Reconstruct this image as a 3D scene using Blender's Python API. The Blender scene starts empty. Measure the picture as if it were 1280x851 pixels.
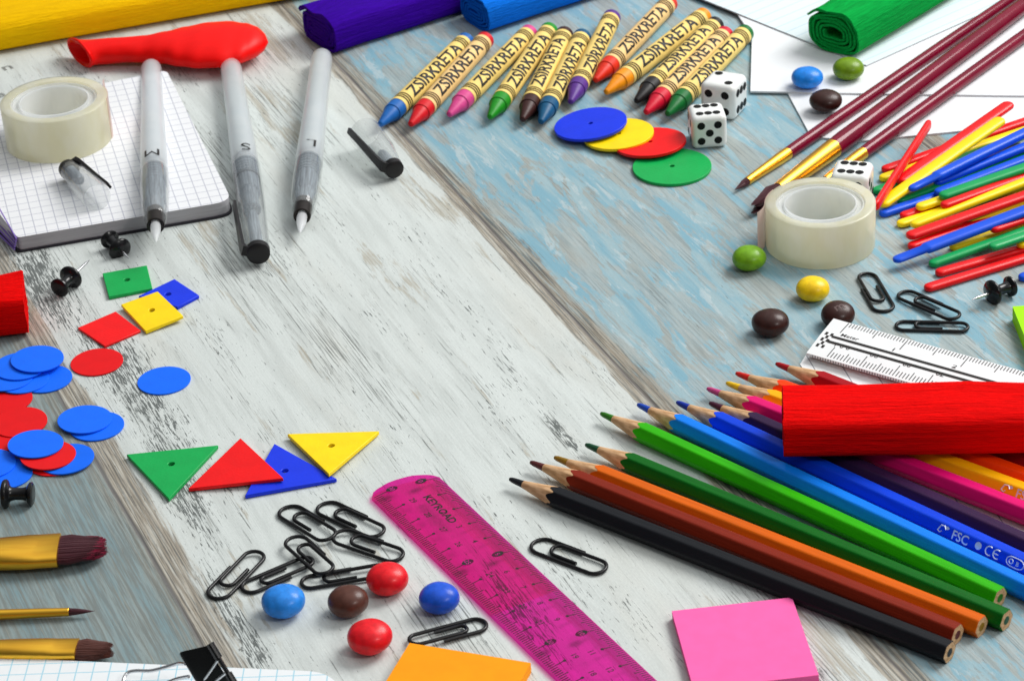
import bpy, bmesh, math, random
from mathutils import Vector, Matrix
from mathutils import noise as mnoise
R = math.radians; PI = math.pi; sin = math.sin; cos = math.cos
S = 0.01                                   # everything below is written in centimetres
scene = bpy.context.scene
COL = scene.collection

# ------------------------------------------------------------------ camera
PITCH = R(30.3); ROLL = R(3.7); DIST = 101.0; FPX = 3600.0
CAM = Vector((0, -DIST*cos(PITCH), DIST*sin(PITCH)))
FWD = Vector((0, cos(PITCH), -sin(PITCH))); UP0 = Vector((0, sin(PITCH), cos(PITCH)))
RGT = Vector((cos(ROLL), 0, 0)) - UP0*sin(ROLL); UPV = Vector((sin(ROLL), 0, 0)) + UP0*cos(ROLL)
cd = bpy.data.cameras.new('camera'); cam = bpy.data.objects.new('camera', cd); COL.objects.link(cam)
cam.matrix_world = Matrix.Translation(CAM*S) @ Matrix((RGT, UPV, -FWD)).transposed().to_4x4()
cd.sensor_width = 36; cd.lens = 36*FPX/1280; cd.clip_start = 0.01; cd.clip_end = 50
cd.dof.use_dof = True; cd.dof.focus_distance = 0.97; cd.dof.aperture_fstop = 40
scene.camera = cam
scene.render.resolution_x = 1024; scene.render.resolution_y = 680

def at(px, py, z=0.0):
    """point of the table (height z, in cm) seen at a place of the photograph"""
    d = FWD + RGT*((px-640)/FPX) + UPV*((425.5-py)/FPX)
    return CAM + d*((z-CAM.z)/d.z)

# ------------------------------------------------------------------ world, lamps, exposure
w = bpy.data.worlds.new('World'); scene.world = w; w.use_nodes = True
nt = w.node_tree; bg = nt.nodes['Background']
tc = nt.nodes.new('ShaderNodeTexCoord'); dp = nt.nodes.new('ShaderNodeVectorMath'); dp.operation = 'DOT_PRODUCT'; cr = nt.nodes.new('ShaderNodeValToRGB')
nt.links.new(tc.outputs['Generated'], dp.inputs[0]); dp.inputs[1].default_value = (.42, .30, .86)     # the room is brighter overhead, towards the window side
nt.links.new(dp.outputs['Value'], cr.inputs[0]); nt.links.new(cr.outputs[0], bg.inputs[0])
cr.color_ramp.elements[0].position = 0.0; cr.color_ramp.elements[0].color = (.10, .105, .11, 1)
mid_ = cr.color_ramp.elements.new(.60); mid_.color = (.30, .31, .32, 1)
hi_ = cr.color_ramp.elements[-1]; hi_.position = 0.93; hi_.color = (.97, .99, 1.0, 1)
bg.inputs[1].default_value = 1.0
def lamp(name, loc, target, size, power, col):
    l = bpy.data.lights.new(name, 'AREA'); l.shape = 'DISK'; l.size = size; l.energy = power; l.color = col
    o = bpy.data.objects.new(name, l); COL.objects.link(o); o.location = Vector(loc)
    o.rotation_euler = (Vector(target)-Vector(loc)).to_track_quat('-Z', 'Y').to_euler()
lamp('window_light', (.95, .60, 1.10), (0, .03, 0), .85, 24.5, (1, .985, .96))
lamp('room_light', (.75, -.75, .85), (0, 0, 0), .24, 3.2, (1, .98, .95))
scene.cycles.transparent_max_bounces = 24; scene.cycles.diffuse_bounces = 6; scene.cycles.max_bounces = 14
scene.view_settings.view_transform = 'Standard'; scene.view_settings.look = 'None'
scene.view_settings.exposure = 0.0; scene.view_settings.gamma = 1.0; scene.view_settings.use_curve_mapping = False

# ------------------------------------------------------------------ node helper
class X:
    """a socket with arithmetic"""
    def __init__(s, g, k): s.g = g; s.k = k
    def _m(s, op, *a): return s.g.math(op, s, *a)
    def __add__(s, o): return s._m('ADD', o)
    def __radd__(s, o): return s._m('ADD', o)
    def __sub__(s, o): return s._m('SUBTRACT', o)
    def __rsub__(s, o): return s.g.math('SUBTRACT', o, s)
    def __mul__(s, o): return s._m('MULTIPLY', o)
    def __rmul__(s, o): return s._m('MULTIPLY', o)
    def __truediv__(s, o): return s._m('DIVIDE', o)
class Graph:
    def __init__(s, mat):
        mat.use_nodes = True; s.nt = mat.node_tree; s.bsdf = s.nt.nodes['Principled BSDF']; s.out = s.nt.nodes['Material Output']
    def put(s, v, sock):
        if isinstance(v, X): s.nt.links.new(v.k, sock)
        elif isinstance(v, (tuple, list)) and len(sock.default_value) == 4 and len(v) == 3: sock.default_value = (*v, 1)
        else: sock.default_value = v
    def node(s, t, **kw):
        n = s.nt.nodes.new(t)
        for k, v in kw.items(): setattr(n, k, v)
        return n
    def math(s, op, *a):
        n = s.node('ShaderNodeMath', operation=op)
        for i, v in enumerate(a): s.put(v, n.inputs[i])
        return X(s, n.outputs[0])
    def coords(s, scale=(1, 1, 1), rot=0.0, loc=(0, 0, 0)):
        t = s.node('ShaderNodeTexCoord'); m = s.node('ShaderNodeMapping')
        s.nt.links.new(t.outputs['Object'], m.inputs[0]); m.inputs['Scale'].default_value = [c*100 for c in scale]
        m.inputs['Rotation'].default_value = (0, 0, rot); m.inputs['Location'].default_value = loc
        return X(s, m.outputs[0])
    def scaled(s, v, sc, loc=(0, 0, 0)):
        m = s.node('ShaderNodeMapping'); s.put(v, m.inputs[0]); m.inputs['Scale'].default_value = sc; m.inputs['Location'].default_value = loc
        return X(s, m.outputs[0])
    def xyz(s, v):
        n = s.node('ShaderNodeSeparateXYZ'); s.put(v, n.inputs[0]); return [X(s, o) for o in n.outputs]
    def noise(s, v, scale=1, detail=3, rough=.55, dist=0):
        n = s.node('ShaderNodeTexNoise'); s.put(v, n.inputs['Vector'])
        n.inputs['Scale'].default_value = scale; n.inputs['Detail'].default_value = detail
        n.inputs['Roughness'].default_value = rough; n.inputs['Distortion'].default_value = dist
        return X(s, n.outputs['Fac'])
    def step(s, v, a, b, lo=0, hi=1):
        n = s.node('ShaderNodeMapRange', interpolation_type='SMOOTHSTEP'); s.put(v, n.inputs[0])
        for i, q in zip((1, 2, 3, 4), (a, b, lo, hi)): s.put(q, n.inputs[i])
        return X(s, n.outputs[0])
    def mix(s, f, a, b, mode='MIX'):
        n = s.node('ShaderNodeMix', data_type='RGBA', blend_type=mode); s.put(f, n.inputs[0]); s.put(a, n.inputs[6]); s.put(b, n.inputs[7])
        return X(s, n.outputs[2])
    def bump(s, h, strength=.3, dist=.0005):
        n = s.node('ShaderNodeBump'); s.put(h, n.inputs['Height']); n.inputs['Strength'].default_value = strength
        n.inputs['Distance'].default_value = dist; s.nt.links.new(n.outputs[0], s.bsdf.inputs['Normal'])
    def set(s, **kw):
        for k, v in kw.items(): s.put(v, s.bsdf.inputs[k.replace('_', ' ')])

MATS = {}
def mat(name, col, rough=.5, metal=0, coat=0, sss=0, vary=.08, vs=1.5, stretch=(1, 1, 1), bump=0, bs=8, alpha=1, spec=.32, trans=0, ior=1.45):
    if name in MATS: return MATS[name]
    m = bpy.data.materials.new(name); g = Graph(m)
    v = g.coords(stretch)
    n = g.noise(v, vs, 4)
    c = g.mix(g.step(n, .3, .7), tuple(max(0, q*(1-vary)) for q in col), tuple(min(1, q*(1+vary)) for q in col))
    g.set(Base_Color=c, Roughness=rough, Metallic=metal, Alpha=alpha, IOR=ior)
    g.bsdf.inputs['Specular IOR Level'].default_value = spec
    g.bsdf.inputs['Coat Weight'].default_value = coat; g.bsdf.inputs['Coat Roughness'].default_value = .12
    g.bsdf.inputs['Transmission Weight'].default_value = trans
    if sss:
        g.bsdf.inputs['Subsurface Weight'].default_value = sss; g.bsdf.inputs['Subsurface Radius'].default_value = (1, .9, .75); g.bsdf.inputs['Subsurface Scale'].default_value = .004
    if bump: g.bump(g.noise(v, bs, 4, .6), bump, .0006)
    MATS[name] = m
    return m

# ------------------------------------------------------------------ mesh helpers
def link(name, me, material, parent=None):
    o = bpy.data.objects.new(name, me); COL.objects.link(o)
    if material and not me.materials: me.materials.append(material)
    if parent: o.parent = parent
    return o
def mk(name, bm, material, parent=None, angle=38, mats=None):
    bmesh.ops.recalc_face_normals(bm, faces=bm.faces[:])
    bmesh.ops.scale(bm, vec=(S, S, S), verts=bm.verts[:])
    me = bpy.data.meshes.new(name); bm.to_mesh(me); bm.free()
    for m in (mats or [material]): me.materials.append(m)
    if angle:
        for p in me.polygons: p.use_smooth = True
        me.set_sharp_from_angle(angle=R(angle))
    return link(name, me, None, parent)
def tag(o, label=None, cat=None, group=None, kind=None):
    for k, v in (('label', label), ('category', cat), ('group', group), ('kind', kind)):
        if v: o[k] = v
    return o
def thing(name, label, cat, M=None, group=None):
    o = bpy.data.objects.new(name, None); COL.objects.link(o); o.empty_display_size = .01
    if M is not None: put(o, M)
    return tag(o, label, cat, group)
def put(o, M):
    M = M.copy(); M.translation = M.translation*S; o.matrix_world = M; return o
def frame(p0, p1, roll=0.0):
    """matrix with origin p0, X towards p1, Z as upright as can be"""
    x = (p1-p0).normalized(); y = Vector((0, 0, 1)).cross(x).normalized(); z = x.cross(y)
    M = Matrix((x, y, z)).transposed().to_4x4(); M.translation = p0
    return M @ Matrix.Rotation(roll, 4, 'X')
def flat(p, rz=0.0, tilt=0.0, tdir=0.0):
    """at p, turned by rz, then lifted by tilt towards the compass direction tdir"""
    ax = Vector((-sin(tdir), cos(tdir), 0))
    M = Matrix.Rotation(-tilt, 4, ax) @ Matrix.Rotation(rz, 4, 'Z'); M.translation = p
    return M
def rings(bm, rr, close=False, cap0=True, cap1=True, mi=0):
    vs = [[bm.verts.new(p) for p in r] for r in rr]; n = len(rr[0])
    pairs = list(zip(vs, vs[1:])) + ([(vs[-1], vs[0])] if close else [])
    for a, b in pairs:
        for i in range(n):
            f = bm.faces.new((a[i], a[(i+1) % n], b[(i+1) % n], b[i])); f.material_index = mi
    if not close:
        if cap0: bm.faces.new(vs[0]).material_index = mi
        if cap1: bm.faces.new(vs[-1][::-1]).material_index = mi
    return vs
def lathe(bm, prof, n=28, sy=1, sz=1, cy=0, cz=0, close=False, caps=True, mi=0):
    """profile of (x, radius) or (x, ry, rz) turned about the X axis"""
    rr = []
    for q in prof:
        ry, rz = (q[1], q[1]) if len(q) == 2 else (q[1], q[2])
        rr.append([Vector((q[0], cy+ry*sy*cos(2*PI*i/n), cz+rz*sz*sin(2*PI*i/n))) for i in range(n)])
    return rings(bm, rr, close, caps, caps, mi)
def tube(bm, pts, rad, n=8, caps=True):
    pts = [Vector(p) for p in pts]; t = (pts[1]-pts[0]).normalized()
    u = t.orthogonal().normalized(); rr = []
    for i, p in enumerate(pts):
        a = pts[max(i-1, 0)]; b = pts[min(i+1, len(pts)-1)]; t2 = (b-a).normalized()
        u = (u - t2*u.dot(t2)).normalized(); v = t2.cross(u)
        r = rad[i] if isinstance(rad, (list, tuple)) else rad
        rr.append([p + (u*cos(2*PI*k/n)+v*sin(2*PI*k/n))*r for k in range(n)])
    return rings(bm, rr, False, caps, caps)
def box(bm, x0, x1, y0, y1, z0, z1):
    v = [bm.verts.new((x, y, z)) for z in (z0, z1) for x, y in ((x0, y0), (x1, y0), (x1, y1), (x0, y1))]
    for f in ((0, 3, 2, 1), (4, 5, 6, 7), (0, 1, 5, 4), (1, 2, 6, 5), (2, 3, 7, 6), (3, 0, 4, 7)): bm.faces.new([v[i] for i in f])
def bevel_mod(o, wd, seg=2):
    b = o.modifiers.new('bevel', 'BEVEL'); b.width = wd*S; b.segments = seg; b.limit_method = 'ANGLE'; b.angle_limit = R(40); return o
TXT = {}
def glyphs(s, h, sx=1.0, bold=.0, align='CENTER'):
    """flat lettering: vertices (cm) and faces; capitals are h high, middle of the line on y=0"""
    key = (s, h, sx, bold, align)
    if key not in TXT:
        c = bpy.data.curves.new('lettering', 'FONT'); c.body = s; c.size = 1; c.offset = bold; c.align_x = align; c.resolution_u = 3; c.fill_mode = 'FRONT'
        o = bpy.data.objects.new('lettering', c); COL.objects.link(o)
        dg = bpy.context.evaluated_depsgraph_get(); dg.update()
        me = bpy.data.meshes.new_from_object(o.evaluated_get(dg))
        cap = .73; k = h/cap
        TXT[key] = ([((v.co.x)*k*sx, (v.co.y-cap/2)*k) for v in me.vertices], [tuple(p.vertices) for p in me.polygons])
        bpy.data.objects.remove(o); bpy.data.curves.remove(c); bpy.data.meshes.remove(me)
    return TXT[key]
def letters(bm, s, h, place, sx=1.0, bold=0.0, align='CENTER', cuts=()):
    V, F = glyphs(s, h, sx, bold, align)
    b2 = bmesh.new(); vs = [b2.verts.new((x, y, 0)) for x, y in V]
    for f in F:
        try: b2.faces.new([vs[i] for i in f])
        except ValueError: pass
    for y in cuts:
        bmesh.ops.bisect_plane(b2, geom=b2.verts[:]+b2.edges[:]+b2.faces[:], plane_co=(0, y, 0), plane_no=(0, 1, 0))
    m = {v: bm.verts.new(place(v.co.x, v.co.y)) for v in b2.verts}
    for f in b2.faces:
        try: bm.faces.new([m[v] for v in f.verts])
        except ValueError: pass
    b2.free()
rnd = random.Random(7)

# ------------------------------------------------------------------ the wooden table top
A1, B1 = at(365, 20), at(1082, 791); A2, B2 = at(130, 600), at(254, 800)
gdir = (A1-B1).normalized(); gang = math.atan2(gdir.y, gdir.x)
gn = Vector((-gdir.y, gdir.x, 0))
sv1 = (A1.dot(gn)+B1.dot(gn))/2; sv2 = (A2.dot(gn)+B2.dot(gn))/2      # across-grain places of the two seams
PW = sv2-sv1                                                         # width of the white plank (signed)
def wood():
    m = bpy.data.materials.new('weathered_painted_wood'); g = Graph(m)
    P = g.coords((1, 1, 1), -gang)
    wob = g.noise(g.scaled(P, (.12, .35, 1)), 1, 2)
    u, v, _ = g.xyz(P)
    v = v + (wob-.5)*.16
    t = (v - sv1)/PW                          # 0..1 inside the white plank, negative on the blue plank, above 1 at lower left
    fl = g.math('FLOOR', t); f = t-fl
    d = g.math('MINIMUM', f, 1-f)*abs(PW)     # distance to the nearest seam, cm
    white = g.step(g.math('ABSOLUTE', t-.5), .496, .504, 1, 0)
    low = g.step(t, .99, 1.01)                # the plank at lower left
    P2 = g.node('ShaderNodeVectorMath', operation='ADD'); cmb = g.node('ShaderNodeCombineXYZ')
    g.put(fl*7.3, cmb.inputs[0]); g.put(fl*3.1, cmb.inputs[2]); g.put(P, P2.inputs[0]); g.put(X(g, cmb.outputs[0]), P2.inputs[1]); Q = X(g, P2.outputs[0])
    big = g.noise(g.scaled(Q, (.06, .25, 1)), 1, 4, .6)
    med = g.noise(g.scaled(Q, (.16, 1.5, 1), (3, 1, 0)), 1, 6, .66, .25)
    med2 = g.noise(g.scaled(Q, (.13, 1.1, 1), (9, 4, 2)), 1, 7, .68, .2)
    fine = g.noise(g.scaled(Q, (.40, 10, 1)), 1, 6, .68)
    hair = g.noise(g.scaled(Q, (.24, 19, 1), (1, 0, 5)), 1, 5, .72)
    grit = g.noise(g.scaled(Q, (9, 16, 1)), 1, 3, .65)
    # places of heavier wear: soft spots given in grain coordinates
    def spot(px, py, ru, rv):
        p = at(px, py); pu, pv = p.dot(gdir), p.dot(gn)
        a = (u-pu)/ru; b = (v-pv)/rv
        return g.math('SQRT', a*a+b*b)
    def spots(lst):
        k = None
        for q in lst:
            e_ = g.step(spot(*q), .2, 1.1, 1, 0); k = e_ if k is None else g.math('MAXIMUM', k, e_)
        return k
    wear = spots(((150, 470, 7.5, 1.8), (60, 360, 7, 1.6), (225, 610, 5, .9), (300, 790, 5, .7), (970, 835, 4, 1.6), (660, 770, 5, .8), (700, 540, 2.2, .35)))
    grey = spots(((420, 430, 8, 1.5), (300, 330, 6, 2.0), (360, 150, 6, 1.8), (250, 200, 6, 2.4), (560, 780, 5, 1.4), (690, 545, 2.6, .5), (1000, 800, 5, 2.2), (330, 60, 4, 2)))
    stain = spots(((575, 228, 3.4, .9), (480, 335, 4, .55), (340, 140, 6, 1.0), (235, 215, 4, 1.2), (265, 300, 3, .8), (1010, 800, 4, 1.2), (330, 45, 5, .8), (560, 260, 2, .7)))
    # white paint
    cw = g.mix(g.step(med, .40, .66), (.625, .67, .65), (.54, .58, .56))
    cw = g.mix(g.step(big, .50, .68, 0, .5), cw, (.585, .59, .54))
    cw = g.mix(g.step(fine, .54, .64, 0, .42)*g.step(med2 + grey*.13 + wear*.08, .45, .60), cw, (.37, .395, .38))
    cw = g.mix(g.step(hair + grey*.05 + wear*.03, .565, .63, 0, .85)*g.step(med2 + wear*.14 + grey*.15 + stain*.12, .50, .58), cw, (.10, .11, .10))
    warm = g.step(med2 + stain*.17, .60, .66)
    cw = g.mix(warm*g.step(fine, .40, .58, .25, .85), cw, (.40, .37, .295))
    fleck = g.noise(g.scaled(Q, (1.3, 15, 1), (2, 7, 1)), 1, 5, .68, .2)
    cl = g.noise(g.scaled(Q, (.16, .6, 1), (5, 2, 8)), 1, 4)
    fk = g.step(fleck + wear*.155 + (cl-.5)*.42, .640, .670)
    chip = g.noise(g.scaled(Q, (1.6, 4.2, 1), (12, 5, 1)), 1, 4, .55, .8)
    ck = g.step(chip + wear*.15 + (cl-.5)*.22, .735, .75)
    cw = g.mix(g.math('MAXIMUM', fk*.92, ck*.78), cw, g.mix(grit, (.03, .04, .037), (.13, .145, .14)))
    crack = g.step(g.noise(g.scaled(Q, (.11, 6.5, 1), (8, 1, 3)), 1, 3, .5), .70, .72)*g.step(cl, .5, .6)
    cw = g.mix(crack*.8, cw, (.09, .095, .09))
    # blue paint, flaking off grey wood in patches
    patch = g.noise(g.scaled(Q, (.20, .85, 1), (4, 4, 1)), 1, 8, .68, .5)
    flake = g.step(patch + (fine-.5)*.22 + g.step(spot(560, 130, 9, 4), .2, 1, -.05, 0), .485, .53)
    paint = g.mix(g.step(med, .40, .60), (.185, .37, .46), (.30, .43, .47))
    paint = g.mix(g.step(g.noise(g.scaled(Q, (.4, 2.2, 1), (4, 9, 1)), 1, 6, .72, .5), .55, .62, 0, .6), paint, (.47, .54, .55))
    paint = g.mix(g.step(hair, .58, .68, 0, .5), paint, (.17, .22, .23))
    bare = g.mix(g.step(med2, .40, .60), (.37, .42, .415), (.335, .335, .295))
    bare = g.mix(g.step(fine, .48, .60, 0, .6), bare, (.215, .225, .21))
    bare = g.mix(g.step(hair, .55, .64, 0, .8), bare, (.12, .12, .105))
    cb = g.mix(flake, paint, g.mix(g.step(big, .40, .60, .35, .85), bare, g.mix(.55, paint, bare)))
    cb = g.mix(g.step(fleck + (cl-.5)*.3, .68, .70, 0, .7), cb, (.07, .075, .07))
    cb = g.mix(low*.88, cb, g.mix(g.step(fine, .40, .58), g.mix(g.step(med, .35, .65), (.185, .275, .295), (.265, .325, .32)), (.165, .19, .18)))
    cb = g.mix(low*g.step(hair, .56, .65, 0, .5), cb, (.33, .31, .24))
    col = g.mix(white, cb, cw)
    # bare brown wood along the plank edges and the dark seam
    right1 = g.step(t, -.004, .004, 1, 0)                      # blue side of the first seam: a wide worn bevel
    reach = .62 + right1*.22 + g.step(t, .5, .6)*.60*white
    e = g.step(d/reach + (med-.5)*1.6 + (fine-.5)*.9, .86, .62)
    barew = g.mix(g.step(hair, .47, .57), g.mix(g.step(fine, .35, .65), (.42, .36, .27), (.24, .195, .14)), (.07, .058, .042))
    col = g.mix(e*g.step(fine, .28, .55, .45, .95)*(.92-low*.55), col, barew)
    col = g.mix(g.step(d, .02, .10, .75, 0), col, (.095, .085, .085))
    col = g.mix(g.step(grit, .3, .7, .14, 0), col, (.22, .23, .23))
    g.set(Base_Color=col, Roughness=.62); g.bsdf.inputs['Specular IOR Level'].default_value = .3
    g.bump(fine*.5 + hair*.5 - fk*.9 - ck*.6 - g.step(d, .0, .1, 2.0, 0) - crack, .35, .00035)
    return m
bm = bmesh.new(); box(bm, -75, 75, -55, 75, -2.2, 0)
table = tag(mk('table_top', bm, wood(), angle=0), kind='structure')
# faint stamped letters printed on the boards
ink_grey = mat('grey_stamp_ink', (.20, .21, .20), .8, vary=.3, vs=4)
bm = bmesh.new()
for ch, px, py, h, a in (('n', 8, 84, .62, R(28)), ('a', 0, 118, .62, R(28))):
    p = at(px, py, .004); letters(bm, ch, h, lambda x, y, p=p, a=a: (p.x+x*cos(a)-y*sin(a), p.y+x*sin(a)+y*cos(a), .004), 1.2, .02)
mk('stamped_letters', bm, ink_grey, table, angle=0)

# ------------------------------------------------------------------ papers
def outline_block(name, pts, z0, z1, material, parent=None, bottom=None):
    bm = bmesh.new(); bt = bottom or pts
    rings(bm, [[Vector((p[0], p[1], z0)) for p in bt], [Vector((p[0], p[1], z1)) for p in pts]])
    return mk(name, bm, material, parent, angle=30)
def paper_mat(name, base, lines, sx, sy, ang, thick=.022, edge=(.7, .7, .7)):
    m = bpy.data.materials.new(name); g = Graph(m)
    v = g.coords((1, 1, 1), ang); x, y, z = g.xyz(v)
    def grid(c, s, t):
        f = g.math('FRACT', c/s + 100.5); return g.step(g.math('ABSOLUTE', f-.5)*s, t*.6, t*1.4, 1, 0)
    k = None
    for c, s, t in ((x, sx, thick), (y, sy, thick)):
        if s: q = grid(c, s, t); k = q if k is None else g.math('MAXIMUM', k, q)
    b = g.mix(g.noise(g.coords(), 3, 3), base, tuple(q*.94 for q in base))
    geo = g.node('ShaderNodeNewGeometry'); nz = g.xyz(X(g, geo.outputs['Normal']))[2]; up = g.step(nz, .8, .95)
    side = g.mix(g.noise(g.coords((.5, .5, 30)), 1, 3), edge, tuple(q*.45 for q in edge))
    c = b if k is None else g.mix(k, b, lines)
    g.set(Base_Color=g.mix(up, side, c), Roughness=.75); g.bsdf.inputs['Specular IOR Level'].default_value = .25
    g.bump(g.noise(g.coords(), 25, 2), .06, .0002)
    return m
def poly(pp, z): return [at(x, y, z) for x, y in pp]
white = (.75, .775, .80)
pm_plain = paper_mat('plain_white_paper', white, white, 0, 0, 0, edge=(.9, .9, .92))
ld = (at(940, 25, .3)-at(880, 0, .3)); pm_lined = paper_mat('blue_lined_paper', (.70, .79, .82), (.45, .62, .72), 0, .62, -R(38), .02, (.62, .62, .66))
s3 = outline_block('paper_sheet', poly([(985, 117), (1014, 171), (1077, 176), (1290, 155), (1420, 140), (1400, 60), (1000, 60)], .08), .0, .08, pm_plain)
tag(s3, 'blank white paper lying lowest, its near edge running behind the coloured plastic sticks', 'paper', 'white papers at the back right')
s2 = outline_block('paper_sheet', poly([(938, 114), (1083, 117), (1300, 120), (1420, 118), (1400, -80), (900, -80), (880, -45), (940, 45)], .16), .081, .16, pm_plain)
tag(s2, 'blank white paper under the blue and brown candies beside the dice', 'paper', 'white papers at the back right')
s1 = outline_block('paper_sheet', poly([(880, 0), (1083, 82), (1265, 0), (1380, -55), (1150, -160), (700, -75)], .22), .161, .22, pm_lined)
tag(s1, 'pale lined paper on top of the others, under the green crepe roll', 'paper', 'white papers at the back right')

# the open squared notebook at the back left
NZ = .62
page = paper_mat('squared_notebook_page', (.80, .81, .83), (.46, .47, .54), .42, .52, -R(13), .018, (.56, .55, .58))
nb = thing('notebook', 'white squared notebook with grey page edge under the tape and two brush pens', 'notebook')
def rounded(pts, rad, n=5):
    out = []
    for i, (p, r) in enumerate(zip(pts, rad)):
        if r == 0: out.append(p); continue
        a = pts[i-1]; b = pts[(i+1) % len(pts)]; da = (a-p).normalized(); db = (b-p).normalized()
        for k in range(n+1):
            t = k/n; out.append((p+da*r)*(1-t)**2 + p*2*t*(1-t) + (p+db*r)*t*t)
    return out
nt_px = [(22, 297), (290, 251), (208, 88), (-90, 150)]
top = rounded([at(x, y, NZ) for x, y in nt_px], (.15, .7, .35, 0))
bot = [p.copy() for p in top]; lo = at(22, 297, NZ)
for i, p in enumerate(bot):
    p.z = 0
    if i >= len(bot)-1: p.x -= 1.2; p.y -= .6
pg = outline_block('pages', [p for p in top], .09, NZ, page, nb, [p for p in bot])
cov = [Vector((p.x, p.y, 0)) for p in bot]; cc = sum(cov, Vector())/len(cov)
outline_block('cover', [p+(p-cc).normalized()*.10 for p in cov], .0, .088, mat('black_notebook_cover', (.02, .018, .025), .45, bump=.1), nb)
edge_bm = bmesh.new(); e0, e1 = at(21, 299, NZ-.02), at(-60, 150, NZ-.02)      # violet dyed fold along the spine side
for k in range(5):
    off = Vector((-.05-.22*k, -.02-.07*k, 0)); tube(edge_bm, [e0+off*.15+Vector((0, 0, -.1*k)), e0*.6+e1*.4+off+Vector((0, 0, -.1*k)), e1+off*2+Vector((0, 0, -.1*k))], .035, 5)
mk('dyed_page_fold', edge_bm, mat('violet_dyed_edge', (.20, .12, .45), .7), nb)

# squared sheet under the pencils and the squared pad at the bottom left
sq = paper_mat('squared_sheet', (.80, .82, .83), (.30, .32, .36), .95, 0, -R(10), .02, (.7, .7, .7))
gp = outline_block('paper_sheet', poly([(1016, 430), (1000, 455), (1090, 592), (1300, 705), (1480, 640), (1400, 500)], .03), .0, .03, sq)
tag(gp, 'white squared paper sheet beneath the white ruler and the coloured pencils', 'paper')
pm_blue = paper_mat('blue_squared_pad', (.82, .85, .87), (.35, .62, .74), .5, .5, R(3), .018, (.75, .76, .78))
pz = .35
pad_pts = rounded([at(x, y, pz) for x, y in ((-80, 818), (408, 839), (520, 960), (-80, 960))], (0, .6, .5, 0))
pd = outline_block('squared_pad', pad_pts, 0, pz, pm_blue)
tag(pd, 'white pad with pale blue squares along the front edge, held by the binder clip', 'paper pad')

# ------------------------------------------------------------------ crepe paper rolls
def crepe_mat(name, col, lo=.78):
    if name in MATS: return MATS[name]
    m = bpy.data.materials.new(name); g = Graph(m); MATS[name] = m
    v = g.coords((.40, 11, 11)); n = g.noise(v, 1, 5, .65, .2); n2 = g.noise(g.coords((1.6, 19, 19)), 1, 3, .6)
    g.set(Base_Color=g.mix(g.step(n, .34, .66), tuple(q*lo for q in col), tuple(min(1, q*1.05) for q in col)), Roughness=.85)
    g.bsdf.inputs['Specular IOR Level'].default_value = .06
    g.bump(n*.7+n2*.6, .85, .0014)
    return m
def crepe_roll(p0, p1, wd, ht, length, material, label, turns=3.6, d=.17, seed=1, pw=.62, start=-.55, gap=.62, flap=0):
    """a rolled, flattened crepe sheet; p0 is the middle of the seen end on the ground line"""
    bm = bmesh.new(); r = random.Random(seed); n = 44; N = int(turns*n); pts = []
    for i in range(N+1):
        th = 2*PI*i/n + start*PI; k = i/n
        a = max(wd/2-d*k, .05+.12*(turns-k)/turns); b = max(ht/2-d*.82*k, .03+.10*(turns-k)/turns)
        c, s_ = cos(th), sin(th)
        y = a*math.copysign(abs(c)**pw, c); z = b*math.copysign(abs(s_)**pw, s_)
        q = mnoise.noise(Vector((c*1.3+seed*5, s_*1.3, k*1.7)))
        y *= 1+.055*q; z *= 1+.10*q
        if i < 8: y *= 1+flap*(1-i/8)**1.5; z *= 1+flap*.5*(1-i/8)**1.5
        pts.append(Vector((0, y, z)))
    th_ = d*gap
    sec = []
    for i, p in enumerate(pts):
        t = (pts[min(i+1, N)]-pts[max(i-1, 0)]); t.normalize(); nn = Vector((0, -t.z, t.y))
        sec.append((p, p+nn*th_))
    loop = [a for a, b in sec]+[b for a, b in sec[::-1]]
    zmin = min(p.z for p in loop); zs = 11; rr = []
    xs = [0, .04]+[length*k/zs for k in range(1, zs+1)]
    for j, x in enumerate(xs):
        ring = []
        for q in loop:
            wv = mnoise.noise(Vector((x*.55+seed*3, q.y*1.1, q.z*1.1)))*.15
            jag = .05*mnoise.noise(Vector((q.y*5, q.z*5, seed))) if j < 2 else 0
            ring.append(Vector((x+jag, q.y*(1+wv*.5), (q.z-zmin)*(1+wv))))
        rr.append(ring)
    vs = [[bm.verts.new(p) for p in ring] for ring in rr]; m = len(loop)
    for a, b in zip(vs, vs[1:]):
        for i in range(m): bm.faces.new((a[i], a[(i+1) % m], b[(i+1) % m], b[i]))
    for ring in (vs[0], vs[-1]):                          # the two ends: strips between inner and outer line of the spiral
        for i in range(N): bm.faces.new((ring[i], ring[i+1], ring[m-2-i], ring[m-1-i]))
    # packed middle of the roll so no light leaks through
    o = mk('crepe_roll', bm, material, angle=50)
    put(o, frame(p0, p1)); tag(o, label, 'crepe paper', 'rolls of crepe paper')
    return o
c_red = crepe_mat('red_crepe_paper', (.90, .001, .001)); c_yel = crepe_mat('yellow_crepe_paper', (1.0, .56, .001), .90)
c_vio = crepe_mat('violet_crepe_paper', (.045, .001, .36)); c_blu = crepe_mat('blue_crepe_paper', (.004, .19, .88)); c_grn = crepe_mat('green_crepe_paper', (.001, .36, .055))
crepe_roll(at(979, 557, .66), at(1280, 552, .66), 2.75, 1.75, 22, c_red, 'wide red crepe paper roll lying across the coloured pencils', 5.2, .165, 3, .56, -.5, .9)
crepe_roll(at(36, 402, 0), at(-200, 432, 0), 2.5, 1.75, 16, c_red, 'red crepe paper roll cut off by the left edge above the small discs', 4.6, .17, 5, .5, -.5, .95)
crepe_roll(at(640, -70, 0), at(-60, 53, 0), 4.6, 1.5, 40, c_yel, 'large yellow crepe paper roll in the back corner behind the red balloon', 3, .2, 8, .4)
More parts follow.
